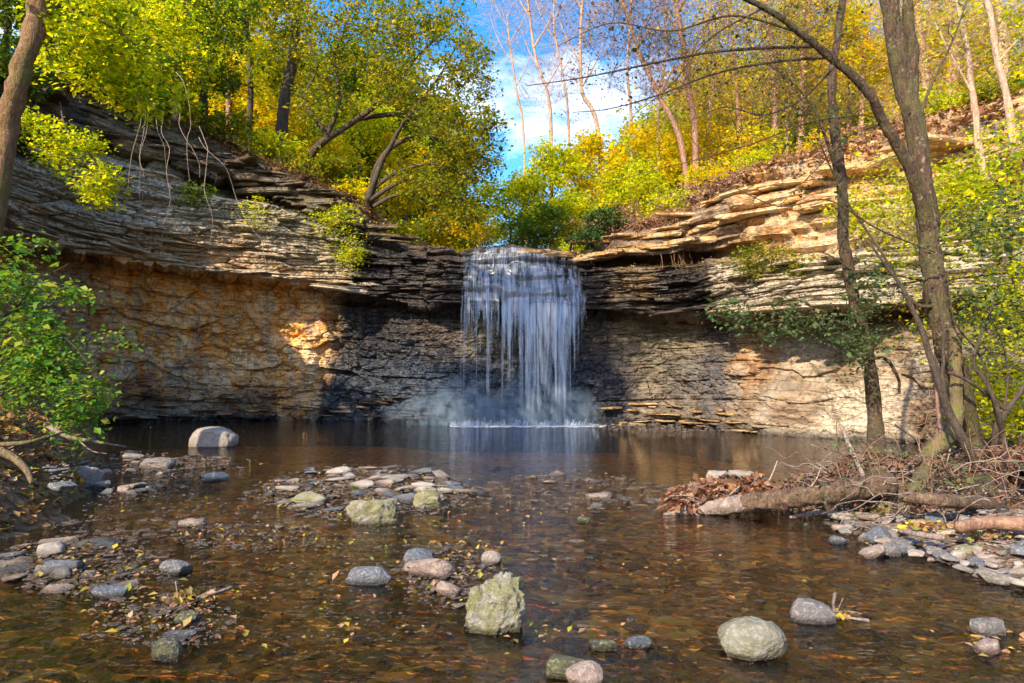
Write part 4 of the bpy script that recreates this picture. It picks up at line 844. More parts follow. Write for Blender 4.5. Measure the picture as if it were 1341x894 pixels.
# ------------------------------------------------------------------ trees
def grow(name, label, cat, group, stems, crowns, bark, leafm=None, lsize=.08, per=60, clump=.45, seed=1, twig_r=.006, base_skip=.3, twigs=3, up=.7, sides=8, arch=.0, limb_name='limb', twig_len=None, flatc=.55, gscale=.011):
    g = np.random.default_rng(seed)
    stems = [(smooth([np.asarray(q, float) for q in st[0]], 7), st[1], st[2]) for st in stems]
    base = stems[0][0][0]; root = empty(name, tuple(float(v) for v in base), label, cat, group)
    nodes = []; nr = []
    for i, (P, r0, r1) in enumerate(stems):
        t = np.linspace(0, 1, len(P)); wob = np.stack([fbm(t*5+i*9, t*0+seed, 3, 3)-.5, fbm(t*5+i*5, t*0+seed+3, 5, 3)-.5, t*0], 1)*r0*1.6*np.sin(t*3.14)[:, None]
        P = P+wob; r = r0+(r1-r0)*t**.85
        if i == 0: r = r*(1+.45*np.exp(-t*18))
        mb = MB(); mb.tube(P, r, sides if r0 > .04 else 6, 0, .34 if r0 > .08 else 0); mb.build('trunk' if i == 0 else limb_name, M[bark], root)
        lo = int(len(P)*(base_skip if i == 0 else .15))
        for q, rr_ in zip(P[lo:], r[lo:]): nodes.append(q); nr.append(rr_)
    nodes = np.array(nodes); nr = np.array(nr)
    A = []
    for (c, rad, n) in crowns:
        c = np.asarray(c, float); v = unit(g.normal(0, 1, (n, 3)))*(g.random((n, 1))**.42); A.append(c+v*np.asarray(rad))
    if A:
        A = np.vstack(A); d0 = np.array([np.min(((nodes-a)**2).sum(1)) for a in A]); A = A[np.argsort(d0)]
        tw = MB(); cents = []
        N_ = list(nodes); NR = list(nr); arrN = np.array(N_)
        cap = len(N_)+len(A)*5; buf = np.zeros((cap, 3)); buf[:len(N_)] = arrN; rb = np.zeros(cap); rb[:len(N_)] = nr; cnt = len(N_)
        for a in A:
            d = ((buf[:cnt]-a)**2); dd = d.sum(1)+np.maximum(0, buf[:cnt, 2]-a[2])**2*1.5; k = int(np.argmin(dd)); s = buf[k]; L = np.linalg.norm(a-s)
            t = np.linspace(0, 1, 6)[:, None]; side = unit(g.normal(0, 1, 3))*L*.13; side[2] += arch*L
            P = s*(1-t)+a*t+side*np.sin(t*3.14)+g.normal(0, .012*L, (6, 3))*np.sin(t*3.14)
            r0 = min(rb[k]*.65, twig_r+gscale*L); rr_ = r0+(twig_r*.6-r0)*np.linspace(0, 1, 6)
            tw.tube(P, rr_, 5 if r0 > .035 else 3, 0); m = P[1:]; buf[cnt:cnt+5] = m; rb[cnt:cnt+5] = rr_[1:]; cnt += 5
            dirm = unit(a-s)
            for q in range(twigs):
                e = unit(dirm*.7+g.normal(0, .6, 3)+np.array([0, 0, .15])); tl = (twig_len or clump)*g.uniform(.6, 1.3); b0 = P[g.integers(2, 6)]
                t4 = np.linspace(0, 1, 3)[:, None]; T_ = b0+e*tl*t4+g.normal(0, .07*tl, (3, 3))*t4
                tw.tube(T_, np.linspace(twig_r*.6, twig_r*.25, 3), 3, 0); cents.append(b0+e*tl*.6)
            cents.append(a)
        tw.build('twigs', M[bark], root, True, 'stuff')
        if leafm:
            cents = np.array(cents); n = max(1, int(per*len(A)/len(cents)))
            C_ = np.repeat(cents, n, 0)+g.normal(0, 1, (len(cents)*n, 3))*np.array([clump*.42, clump*.42, clump*.42*flatc])
            V, Fa = leaves(C_, np.full(len(C_), lsize), up, g); 
            cr = np.repeat(g.random(len(cents)), n); fa = np.clip(cr*.55+g.random(len(C_))*.45, 0, 1)
            me = mesh('foliage', V-base, Fa, M[leafm], False, fa); o = bpy.data.objects.new('foliage', me); COL.objects.link(o); o.parent = root; o['kind'] = 'stuff'
    return root
def E(px, py, Y, rx, ry, n, rd=None):
    """crown volume: centre seen at px,py at distance Y, half sizes in photo pixels at that distance"""
    return (at(px, py, Y), np.array([rx/F*Y, (rd if rd else rx/F*Y*.8), ry/F*Y]), n)
def pl(Y, *pts, Y2=None):
    n = len(pts); return [at(p[0], p[1], Y+((Y2-Y)*i/(n-1) if Y2 else 0)) for i, p in enumerate(pts)]
def w2(px, Y): return px/F*Y*.5
def gbase(px, Y, pts):
    """ground point under px at depth Y on the hillside, followed by the given path"""
    p = at(px, 300, Y); z = hillz(p); return [np.array([p[0], Y, z-.3])]+pts

# -- left side
grow('leaning_tree', 'leaning orange-brown mossy tree trunk at the upper left corner with leafy limb', 'tree', None,
     [([at(-75, 580, 9)]+pl(9, (-12, 265), (6, 160), (28, 80), (52, 0), (80, -110)), w2(33, 9), w2(23, 9)), (pl(9, (42, 30), (70, 8), (115, 20), (165, 48), (205, 92), Y2=10.2), .035, .01), (pl(9, (50, 5), (90, -40), (160, -50), (250, -20), Y2=11), .05, .015)],
     [E(110, 55, 9.8, 62, 55, 34, .9), E(180, 95, 10.3, 52, 60, 40, .8), E(190, 15, 10.8, 70, 40, 26, .8), E(90, -20, 9.5, 90, 40, 20)], 'bark_orange', 'L_lime', .066, 70, .34, 21, .004, .7, twigs=3)
grow('ledge_shrub', 'yellow-green shrub hanging down over the pale ledge at the upper left', 'shrub', None,
     [([surf(70, 9.), at(85, 165, 18.2), at(110, 190, 17.8), at(130, 225, 17.8)], .03, .01), ([surf(40, 9.), at(60, 190, 17.9), at(80, 230, 17.7)], .02, .008)],
     [E(90, 200, 17.7, 42, 32, 26, .5), E(128, 235, 17.6, 24, 36, 22, .4), E(55, 170, 17.9, 30, 20, 12, .5)], 'bark_dark', 'L_lime', .085, 60, .4, 22, .006, .3)
grow('ledge_tuft', 'small green leafy tuft growing on the pale left ledge below the drooping twigs', 'shrub', None, [([surf(255, 6.), at(255, 255, 23.5)], .02, .008)], [E(255, 254, 23.3, 22, 15, 12, .3)], 'bark_dark', 'L_green', .09, 45, .35, 23, .006, .0)
grow('ledge_tuft', 'yellowish leafy tuft on the pale left ledge, right of the small green one', 'shrub', None, [([surf(325, 6.), at(328, 285, 23.9)], .02, .008)], [E(333, 280, 23.8, 18, 22, 12, .3)], 'bark_dark', 'L_lime', .08, 30, .35, 24, .006, .0)
grow('hanging_ivy', 'green and yellow ivy trailing over the cliff edge left of the falls', 'shrub', None, [([surf(455, 8.9), at(450, 300, 24.2), at(462, 340, 24.3)], .02, .008)], [E(440, 290, 24.4, 30, 25, 22, .4), E(460, 330, 24.3, 18, 28, 18, .3)], 'bark_dark', 'L_lime', .08, 40, .4, 25, .006, .0)

grow('arching_tree', 'broad green tree with long arching branches leaning over the falls from the left', 'tree', None,
     [([surf(478, 9.9)-np.array([0, 0, .2])]+pl(26, (492, 225), (515, 190), (560, 180), (615, 198), (650, 215), Y2=24.5), w2(11, 26), .03),
      (pl(26, (482, 262), (500, 215), (530, 160), (570, 110), (600, 55), Y2=24), w2(9, 26), .02), (pl(26, (484, 262), (535, 235), (590, 255), (625, 290), Y2=24.5), w2(7, 26), .02),
      (pl(26, (480, 255), (520, 225), (570, 215), (620, 235), Y2=24.6), w2(7, 26), .02), (pl(26, (490, 270), (520, 255), (555, 262), (590, 300), Y2=25), w2(6, 26), .02)],
     [E(540, 115, 24.6, 60, 50, 60, 1.8), E(600, 95, 24.2, 48, 55, 50, 1.5), E(590, 165, 24.2, 60, 40, 60, 1.8), E(620, 205, 24, 38, 36, 44, 1.5), E(560, 240, 24.8, 60, 26, 40, 1.3), E(600, 280, 24.8, 40, 26, 30, 1.2), E(565, 30, 24.6, 60, 38, 45, 1.5), E(635, 160, 24.2, 24, 40, 18, 1)],
     'bark_dark', 'L_mid', .10, 50, .5, 31, .017, .25, arch=.12, twigs=3, gscale=.016)
grow('arching_tree', 'dark green tree behind the arching one with a low crooked limb rising to the right', 'tree', None,
     [([surf(398, 10.2)-np.array([0, 0, .2])]+pl(27, (412, 195), (450, 165), (500, 132), (545, 75), (592, 32), Y2=26), w2(13, 27), .03),
      (pl(27, (425, 185), (445, 130), (440, 70), (470, 10)), w2(8, 27), .02), (pl(27, (430, 180), (400, 130), (415, 90), (400, 40)), w2(7, 27), .02), (pl(27, (470, 155), (520, 150), (570, 160), (610, 150), Y2=26), w2(8, 27), .02)],
     [E(440, 60, 26.5, 60, 55, 55, 2), E(500, 45, 26, 60, 50, 55, 2), E(430, 130, 26.5, 50, 35, 30, 1.5), E(505, 110, 26, 45, 35, 35, 1.5), E(520, 0, 26, 70, 30, 30, 1.5), E(440, -40, 27, 90, 50, 30, 2)],
     'bark_dark', 'L_mid', .10, 50, .5, 32, .017, .3, arch=.08, twigs=3, gscale=.016)
for i, (px, Y, pts, wpx, bark) in enumerate([(60, 22.5, [(70, 80), (62, 20), (70, -60)], 14, 'bark_dark'), (120, 24, [(118, 80), (130, 10), (128, -60)], 11, 'bark_dark'), (5, 20, [(0, 80), (12, 20), (5, -80)], 12, 'bark_dark'), (365, 30, [(378, 100), (388, 40), (392, -40)], 17, 'bark_dark'), (322, 31, [(328, 90), (322, 20), (330, -50)], 9, 'bark_dark'), (262, 27, [(268, 90), (262, 20), (255, -60)], 13, 'bark_dark'), (225, 25, [(232, 80), (240, 0), (245, -60)], 8, 'bark_red'), (298, 33, [(300, 90), (305, 10), (315, -60)], 7, 'bark_red'), (345, 36, [(350, 90), (362, 10), (370, -50)], 7, 'bark_red'), (170, 24, [(178, 60), (172, 0), (160, -60)], 12, 'bark_dark')]):
    lab = ['dark tree behind the leaning orange trunk at the upper left', 'dark tree just right of the one behind the leaning trunk', 'dark tree in the upper left corner behind the leaning trunk', 'thickest dark upright trunk on the left hill, rising through the green crowns', 'slim dark trunk between the thick one and the left corner', 'dark trunk standing above the drooping bare twigs', 'thin reddish trunk left of the dark ones on the slope', 'thin reddish trunk just right of the dark trunk over the drooping twigs', 'slender reddish trunk close left of the thickest dark trunk', 'dark trunk half hidden behind the leaning tree foliage'][i]
    grow('forest_tree', lab, 'tree', 'trees on the left hillside', [(gbase(px, Y, pl(Y, *pts)), w2(wpx, Y), w2(wpx*.6, Y))],
         [E(px+10, 10, Y, 62, 55, 48, 2.5), E(px+25, 90, Y, 42, 34, 22, 2), E(px, -50, Y, 70, 40, 16, 2.5)], bark, ['L_green', 'L_mid', 'L_green', 'L_mid', 'L_lime', 'L_green', 'L_lime', 'L_yell', 'L_yell', 'L_green'][i], .12, 75, .6, 40+i, .013, .3)
# yellow sunlit understory behind the left trees
for i, (px, py, Y, rx, ry, n, mt) in enumerate([(300, 115, 34, 45, 35, 30, 'L_yell'), (360, 160, 34, 50, 34, 34, 'L_yell'), (425, 215, 35, 50, 30, 34, 'L_yell'), (470, 170, 38, 50, 40, 34, 'L_lime'), (530, 265, 36, 50, 30, 34, 'L_yell'), (585, 300, 38, 42, 24, 30, 'L_yell'), (520, 210, 40, 50, 34, 30, 'L_yell'), (200, 130, 27, 40, 24, 22, 'L_mid')]):
    lab = ['yellow understory bush between the dark trunks at the upper left', 'yellow bush at the foot of the thickest dark trunk', 'yellow bush behind the roots of the crooked-limbed tree', 'yellow-green sapling behind the crown of the crooked-limbed tree', 'yellow bush seen under the arching branches', 'low golden bush just above the left end of the falls', 'yellow sapling behind the middle of the arching branches', 'olive bush on the slope above the dark upper ledge'][i]
    grow('understory_bush', lab, 'bush', 'understory bushes behind the falls', [(gbase(px, Y, [at(px+3, py+ry*.6, Y), at(px, py, Y)]), .06, .02)], [E(px, py, Y, rx, ry, n, 1.6), E(px+rnd.uniform(-20, 20), py-ry*.5, Y+1, rx*.6, ry*.6, n//2, 1.5)], 'bark_dark', mt, .14, 75, .65, 60+i, .010, .3)
b = np.array([-9.9, 11.2, 2.2])  # tree added out of view so its crown shades falls and pool
grow('shade_tree', 'tall unseen tree added on the left bank to shade the falls', 'tree', None, [([b, b+[.2, 0, 4], b+[.5, .2, 8], b+[1., .3, 12]], .22, .06), ([b+[.3, .1, 6], b+[1.6, .2, 8.5], b+[3.2, .3, 10.5]], .09, .03), ([b+[.2, 0, 5], b+[-1.2, .2, 7.5], b+[-2, .3, 10]], .08, .03)],
     [(b+[1.4, .3, 11], np.array([3.2, 2.0, 3.2]), 120), (b+[3.4, .3, 11.5], np.array([2., 1.6, 2.6]), 50)], 'bark_lichen', 'L_mid', .17, 60, .7, 950, .012, .4, twigs=2)
# -- centre
for i, (px, py, Y, rx, ry, n, mt) in enumerate([(665, 275, 33, 52, 42, 60, 'L_lime'), (720, 235, 34, 52, 45, 60, 'L_lime'), (790, 225, 35, 58, 48, 70, 'L_yell'), (745, 290, 31, 62, 30, 55, 'L_lime'), (850, 205, 36, 50, 40, 50, 'L_yell'), (830, 250, 31, 42, 30, 34, 'L_lime'), (620, 300, 36, 30, 20, 22, 'L_yell'), (905, 190, 37, 48, 36, 34, 'L_yell'), (700, 300, 29, 40, 22, 26, 'L_green'), (960, 150, 38, 50, 45, 34, 'L_yell'), (1030, 120, 36, 50, 45, 34, 'L_lime'), (1075, 150, 38, 45, 45, 28, 'L_yell'), (1290, 130, 27, 50, 50, 44, 'L_yell'), (1240, 160, 30, 40, 40, 26, 'L_yell'), (1330, 60, 26, 45, 45, 26, 'L_lime'), (1150, 110, 34, 45, 50, 30, 'L_yell'), (990, 200, 30, 40, 20, 20, 'L_yell'), (1110, 60, 30, 50, 55, 34, 'L_yell'), (1200, 70, 30, 50, 55, 34, 'L_yell'), (1270, 60, 28, 45, 50, 34, 'L_yell'), (1330, 150, 24, 45, 45, 30, 'L_yell'), (920, 120, 40, 50, 40, 26, 'L_yell'), (1040, 30, 36, 50, 45, 26, 'L_lime')]):
    lab = ['round bright green tree right above the lip of the falls', 'yellow-green tree behind the round green one over the falls', 'bright yellow tree in the middle of the view above the falls', 'low green bush just right of the top of the falls', 'yellow tree right of the brightest yellow one', 'yellow-green bush at the edge of the brown vines', 'small yellow bush left of the round green tree', 'yellow sapling at the foot of the leaning pale trunks', 'low green shrub hanging over the lip of the falls', 'yellow sapling on the right slope left of the dark limb', 'yellow-green sapling behind the dark arching limb', 'yellow sapling behind the slim twisted tree', 'leafy green sapling at the right edge below the pale trunks', 'yellow sapling right of the big forked tree', 'green crown in the upper right corner', 'yellow sapling behind the trunk of the big forked tree', 'low yellow shrub on the crest of the leafy right slope', 'glowing yellow crown left of the big forked tree top', 'glowing yellow crown behind the whitish sunlit trunk', 'glowing yellow crown behind the thickest whitish trunk', 'yellow tree at the right edge under the green corner crown', 'far yellow crown behind the reddish bare trees', 'yellow-green crown above the dark arching limb'][i]
    g0 = gbase(px, Y, [at(px+3, py+ry*.6, Y), at(px-2, py, Y)])
    st = [(g0, .07, .02)]+[([g0[1], at(px+dx, py-ry*.4, Y)], .03, .012) for dx in (-rx*.6, rx*.5)]
    grow('autumn_tree', lab, 'tree', 'autumn trees behind the falls', st, [E(px, py, Y, rx, ry, n, 1.8), E(px+rnd.uniform(-25, 25), py-ry*.6, Y+.5, rx*.5, ry*.5, n//3, 1.2)], 'bark_dark', mt, .125, 80, .55, 80+i, .013, .2)
grow('evergreen_shrub', 'small dark green shrub beside the brown vines right of the falls', 'shrub', None, [([surf(785, 9.6), at(788, 290, 24.8)], .03, .01)], [E(788, 292, 24.6, 26, 20, 24, .5), E(772, 312, 24.4, 18, 12, 12, .4)], 'bark_dark', 'L_dark', .09, 70, .35, 99, .006, .0)
protoT = []
for i, mt in enumerate(['L_yell', 'L_lime', 'L_mid', 'L_yell', 'L_green']):
    b = np.array([0, 60.+i*8, 0.]); t = grow('distant_tree', 'x', 'tree', 'distant trees closing the view behind the falls', [([b, b+[.2, 0, 3], b+[-.2, 0, 7], b+[.3, 0, 11]], .16, .04), ([b+[0, 0, 3.5], b+[1.2, 0, 6], b+[2, .5, 8.5]], .08, .03), ([b+[0, 0, 3], b+[-1.3, .3, 5.5], b+[-2.2, .5, 8]], .08, .03)],
        [(b+[0, 0, 6], np.array([3.6, 2.5, 3.8]), 100), (b+[.3, 0, 10], np.array([2.4, 2, 2.8]), 40), (b+[.2, 0, 2.5], np.array([3.4, 2.2, 1.8]), 40)], 'bark_red', mt, .2, 90, 1.1, 500+i, .014, .15)
    protoT.append(t)
def copy_tree(o):
    c = o.copy(); COL.objects.link(c)
    for ch in o.children: d = ch.copy(); COL.objects.link(d); d.parent = c
    return c
g = random.Random(91); farT = []
for i, px in enumerate(list(np.linspace(120, 590, 17))+list(np.linspace(610, 760, 6))+list(np.linspace(780, 1330, 19))):
    Y = g.uniform(42, 58); t = protoT[i % 5] if i < 5 else copy_tree(protoT[g.randrange(5)]); x = (px-670.5)/F*Y; s_ = g.uniform(.75, 1.15)*(.5 if 600 < px < 770 else 1.)
    t.location = (x, Y, hillz((x, Y))-.3); t.rotation_euler = (0, 0, g.uniform(0, 6.28)); t.scale = (s_*1.1, s_*1.1, s_); farT.append((px, t))
for i, (px, t) in enumerate(farT): t['label'] = ('tree of the distant wooded ridge left of the falls, %s from the left' if px < 595 else 'low tree in the distance straight above the falls, %s from left' if px < 770 else 'tree of the distant wooded ridge right of the falls, %s from left') % ORD[i if px < 595 else i-17 if px < 770 else i-23]
# bare trees
bare = [((722, 190), 36, [(722, 175), (716, 120), (700, 70), (690, -10)], 6, 'bark_pale', 'slender pale bare tree at the edge of the blue sky'),
 ((792, 220), 36, [(782, 170), (762, 120), (760, 60), (764, -20)], 7, 'bark_pale', 'pale bare tree right of the slender one by the sky'),
 ((905, 235), 33, [(893, 190), (865, 130), (838, 70), (812, -10)], 9, 'bark_red', 'reddish bare tree leaning left in the upper centre'),
 ((912, 215), 34, [(908, 160), (898, 90), (888, 20), (882, -30)], 10, 'bark_red', 'upright reddish bare tree beside the leaning one'),
 ((970, 225), 33, [(968, 160), (960, 60), (955, -20)], 7, 'bark_red', 'thin upright bare tree right of the reddish pair'),
 ((830, 200), 40, [(826, 160), (822, 80), (828, -10)], 5, 'bark_pale', 'distant thin bare tree behind the bright yellow tree'),
 ((860, 200), 42, [(862, 150), (872, 60), (868, -10)], 5, 'bark_pale', 'distant thin bare tree between the reddish trunks'),
 ((750, 230), 42, [(745, 170), (738, 100), (725, 30), (728, -20)], 4, 'bark_pale', 'very thin distant bare tree near the cloud'),
 ((1010, 230), 30, [(1015, 150), (1010, 60), (1000, -20)], 9, 'bark_red', 'bare tree on the crest left of the dark arching limb'),
 ((1050, 210), 30, [(1048, 140), (1055, 40), (1062, -20)], 9, 'bark_red', 'bare tree on the crest behind the dark arching limb'),
 ((1130, 180), 31, [(1128, 110), (1135, 30), (1130, -30)], 8, 'bark_pale', 'pale tree just left of the big forked trunk'),
 ((1215, 140), 28, [(1212, 90), (1206, 40), (1198, -30)], 14, 'bark_pale', 'whitish sunlit trunk just right of the big forked trunk'),
 ((1235, 150), 34, [(1232, 100), (1228, 40), (1222, -30)], 7, 'bark_pale', 'thin whitish trunk between the two thick sunlit ones'),
 ((1250, 120), 27, [(1248, 80), (1243, 20), (1240, -30)], 17, 'bark_pale', 'thickest whitish sunlit trunk at the upper right'),
 ((1318, 90), 25, [(1314, 60), (1308, 10), (1300, -40)], 15, 'bark_pale', 'sunlit orange-white trunk near the right edge'),
 ((1090, 190), 36, [(1085, 120), (1078, 40), (1082, -30)], 7, 'bark_pale', 'pale straight tree behind the slim twisted tree'),
 ((690, 240), 44, [(686, 180), (676, 120), (668, 60), (664, 20)], 4, 'bark_pale', 'thin distant bare tree in front of the blue gap of sky'),
 ((935, 220), 37, [(930, 160), (935, 80), (925, -10)], 6, 'bark_pale', 'thin pale tree standing right of the upright reddish tree'),
 ((1032, 215), 33, [(1030, 150), (1036, 70), (1028, -20)], 6, 'bark_pale', 'thin pale tree between the two crest trees'),
 ((1180, 170), 38, [(1172, 100), (1165, 40), (1158, -30)], 6, 'bark_pale', 'distant pale tree hidden partly by the big forked trunk')]
for i, (b, Y, pts, wpx, bark, lab) in enumerate(bare):
    tx = pts[-1][0]; mxx = pts[1][0]; P0 = gbase(b[0], Y, pl(Y, *pts)); ctr = pts[1:]
    limbs = []
    for k in range(4):
        s = pts[min(1+k//2, len(pts)-2)]; e = pts[min(2+k//2, len(pts)-1)]; f = (k % 2)*.5+.1; q = (s[0]+(e[0]-s[0])*f, s[1]+(e[1]-s[1])*f); sd = -1 if k % 2 else 1; ln = rnd.uniform(35, 60)
        limbs.append((pl(Y, q, (q[0]+sd*ln*.35, q[1]-ln*.6), (q[0]+sd*ln*.6, q[1]-ln*1.3)), w2(wpx*.45, Y), .012))
    grow('bare_tree', lab, 'tree', 'bare trees above the falls', [(P0, w2(wpx, Y), w2(wpx*.5, Y))]+limbs, [E(mxx, 100, Y, 46, 75, 75, 2.2), E(tx, 10, Y, 66, 60, 85, 2.6)], bark, 'L_yell' if b[0] > 925 else 'L_brown' if b[0] > 780 else None, .1, 22 if b[0] > 925 else 3, twigs=5, clump=1.2, seed=120+i, twig_r=.011, base_skip=.4)
# -- trees standing on the right slope
grow('slope_tree', 'slim pale tree on the right slope with a straight leaning stem', 'tree', None, [([surf(1300, 8.2)-np.array([0, 0, .3])]+pl(16.5, (1292, 240), (1278, 160), (1268, 80), (1250, -20)), w2(12, 16.5), w2(6, 16.5)), (pl(16.5, (1272, 120), (1240, 60), (1215, 10)), .03, .01)], [E(1260, 30, 16.3, 60, 50, 30, 1), E(1300, 90, 16.3, 35, 40, 12, 1)], 'bark_pale', 'L_lime', .07, 14, .5, 141, .006, .4, twigs=4)
grow('slope_tree', 'slim tree nearest the right edge leaning left with a straight stem', 'tree', None, [([surf(1350, 8.2)-np.array([0, 0, .3])]+pl(15.5, (1330, 200), (1316, 110), (1298, 30), (1285, -30)), w2(12, 15.5), w2(7, 15.5)), (pl(15.5, (1308, 80), (1335, 50), (1370, 30)), .03, .01)], [E(1310, 20, 15.5, 50, 50, 26, 1), E(1350, 60, 15.5, 35, 40, 14, 1)], 'bark_pale', 'L_lime', .07, 14, .5, 142, .006, .4, twigs=4)
# -- right foreground trees
zb0 = .2
grow('forked_tree', 'tall dark lichen-spotted forked tree on the debris bank at the right', 'tree', None,
     [([onz(1290, 668, .1)]+pl(9.3, (1272, 600), (1255, 520), (1238, 430), (1218, 320), (1198, 210), (1178, 90), (1165, -10), (1150, -90)), w2(32, 9.3), w2(23, 9.3)),
      (pl(9.3, (1222, 330), (1208, 268), (1190, 215), (1160, 165), (1130, 115), (1070, 60), (1015, 18), (960, -10), Y2=8.2), w2(19, 9.3), .03),
      (pl(9.25, (1215, 300), (1204, 200), (1198, 100), (1190, 0), (1192, -80)), w2(19, 9.3), w2(12, 9.3)),
      (pl(8.9, (1068, 60), (1010, 62), (930, 68), (840, 86), (760, 102), (690, 112), Y2=8.4), .028, .005),
      (pl(8.8, (1090, 75), (1020, 80), (940, 95), (860, 125), (800, 142), (750, 147), Y2=8.2), .022, .004),
      (pl(8.8, (1225, 330), (1150, 300), (1085, 262), (1020, 270), (960, 245), (905, 232), Y2=8.4), .014, .004),
      (pl(8.9, (1130, 150), (1060, 160), (980, 190), (900, 212), (805, 236), Y2=8.6), .012, .004),
      (pl(8.6, (1040, 40), (960, 20), (880, 40), (800, 30), (730, 60), Y2=8.2), .018, .004), (pl(8.7, (1000, 10), (930, 50), (880, 110), (830, 150)), .014, .004), (pl(8.8, (1095, 85), (1050, 130), (1000, 150), (950, 140), (900, 160)), .016, .004), (pl(8.9, (1160, 160), (1110, 180), (1060, 230), (990, 300)), .014, .004),
      (pl(9.2, (1200, 180), (1215, 120), (1245, 60), (1270, -10)), .03, .01),
      (pl(9.2, (1235, 400), (1195, 395), (1155, 330), (1110, 265), (1075, 190)), .03, .012)],
     [E(1010, 60, 8.5, 105, 70, 95, .8), E(880, 60, 8.4, 130, 70, 95, .8), E(1060, 150, 8.8, 70, 60, 40, .8), E(960, 170, 8.6, 80, 40, 24, .7), E(1090, 30, 8.9, 60, 50, 18, .7), E(830, 40, 8.4, 70, 50, 16, .7), E(1000, 130, 8.5, 80, 30, 10, .6), E(1220, 10, 9.1, 60, 40, 14, .8), E(1100, 200, 9, 50, 60, 10, .6)],
     'bark_lichen', 'L_dark', .03, 7, .4, 151, .004, .45, twigs=4, sides=12, twig_len=.55)
grow('mossy_stem', 'short thick mossy green stem leaning against the foot of the forked tree', 'tree', None, [([onz(1150, 668, .1), onz(1195, 652, .2)]+pl(9.0, (1222, 600), (1246, 560), (1256, 500), (1250, 430)), w2(30, 9), w2(14, 9))], [], 'bark_moss', None, seed=152, sides=12)
grow('crooked_stem', 'dark crooked stem slanting up to the left in front of the forked tree', 'tree', None, [([onz(1318, 688, .1)]+pl(8.4, (1290, 630), (1262, 580), (1232, 520), (1208, 455), (1196, 410), (1178, 372), (1140, 320)), w2(17, 8.4), .015), (pl(8.4, (1238, 530), (1234, 480), (1236, 440), (1225, 380)), .03, .012)], [E(1170, 350, 8.4, 40, 50, 8, .4)], 'bark_dark', 'L_blue', .04, 14, .3, 153, .003, .5, twigs=3)
grow('twisted_tree', 'slim twisted brown tree with ivy leaves left of the forked tree', 'tree', None,
     [([onz(1150, 640, .2)]+pl(10, (1146, 560), (1138, 480), (1122, 400), (1108, 320), (1104, 250), (1096, 170), (1090, 110), (1098, 40), (1110, -40)), w2(19, 10), w2(9, 10)),
      (pl(10, (1100, 250), (1088, 200), (1070, 150), (1040, 110), (1000, 80)), .035, .01), (pl(9.9, (1128, 440), (1095, 420), (1040, 415), (985, 425), (930, 410), Y2=9.6), .016, .005), (pl(9.9, (1136, 470), (1160, 470), (1175, 492), (1178, 516)), .03, .02), (pl(9.9, (1112, 350), (1075, 330), (1030, 335), (985, 320)), .012, .004)],
     [E(1040, 425, 9.7, 70, 20, 26, .5), E(960, 415, 9.6, 30, 16, 9, .3), E(1120, 440, 9.8, 45, 45, 30, .5), E(1130, 370, 9.9, 30, 40, 12, .4), E(1060, 180, 10, 40, 60, 8, .5)], 'bark_lichen', 'L_blue', .05, 34, .3, 154, .003, .3, twigs=3, sides=10)
grow('curving_stem', 'dark many-stemmed bush with a stem curving out over the bank at the right edge', 'bush', None,
     [([onz(1292, 668, .15)]+pl(8.8, (1298, 610), (1310, 560), (1318, 535), (1338, 510), (1365, 460)), w2(13, 8.8), .02),
      ([onz(1310, 672, .15)]+pl(8.7, (1315, 590), (1306, 545), (1290, 500), (1275, 470), (1300, 400), (1320, 330)), w2(9, 8.7), .01),
      (pl(8.8, (1316, 536), (1290, 514), (1262, 495), (1230, 486), (1196, 489)), .03, .012), (pl(8.8, (1308, 560), (1285, 470), (1250, 420), (1240, 350)), .02, .007), (pl(8.8, (1312, 550), (1320, 480), (1300, 420), (1270, 380)), .015, .006)],
     [E(1300, 400, 8.8, 50, 70, 30, .6), E(1320, 300, 9, 40, 50, 22, .6), E(1260, 300, 9, 30, 40, 8, .5)], 'bark_dark', 'L_blue', .045, 38, .32, 155, .003, .3, twigs=3)
grow('leafy_sapling', 'dense green sapling filling the right edge beside the bright cliff', 'tree', None, [([onz(1380, 640, .5)]+pl(12, (1360, 500), (1335, 400), (1320, 300), (1310, 200)), .06, .02)], [E(1305, 300, 12, 60, 80, 90, .9), E(1320, 420, 12, 55, 65, 70, .9), E(1280, 250, 12.2, 45, 50, 40, .7), E(1330, 180, 12.2, 40, 50, 30, .7)], 'bark_dark', 'L_lime', .065, 34, .4, 156, .005, .2)
grow('leafy_sapling', 'yellow-green leafy bush low at the right edge behind the curving stems', 'bush', None, [([onz(1340, 620, .5)]+pl(13.5, (1335, 560), (1320, 500)), .04, .015)], [E(1310, 520, 13.5, 60, 55, 50, .9), E(1345, 560, 13, 40, 30, 24, .6)], 'bark_dark', 'L_lime', .07, 60, .4, 157, .005, .1)
grow('cliff_shrub', 'leafy shrub on the right cliff just under the golden ledge', 'shrub', None, [([surf(1000, 6.2), at(1000, 340, 19.2)], .03, .01)], [E(1000, 342, 19, 50, 18, 34, .5), E(1060, 355, 18.2, 30, 14, 16, .4)], 'bark_dark', 'L_mid', .07, 45, .35, 158, .005, .0)
grow('cliff_shrub', 'yellowish shrub on the upper right cliff behind the twisted tree', 'shrub', None, [([surf(1130, 7.), at(1130, 300, 17.6)], .03, .01)], [E(1130, 280, 17.4, 45, 30, 30, .5), E(1190, 260, 17.2, 30, 40, 24, .4), E(1250, 250, 16.5, 40, 40, 30, .6)], 'bark_dark', 'L_lime', .07, 40, .35, 159, .005, .0)
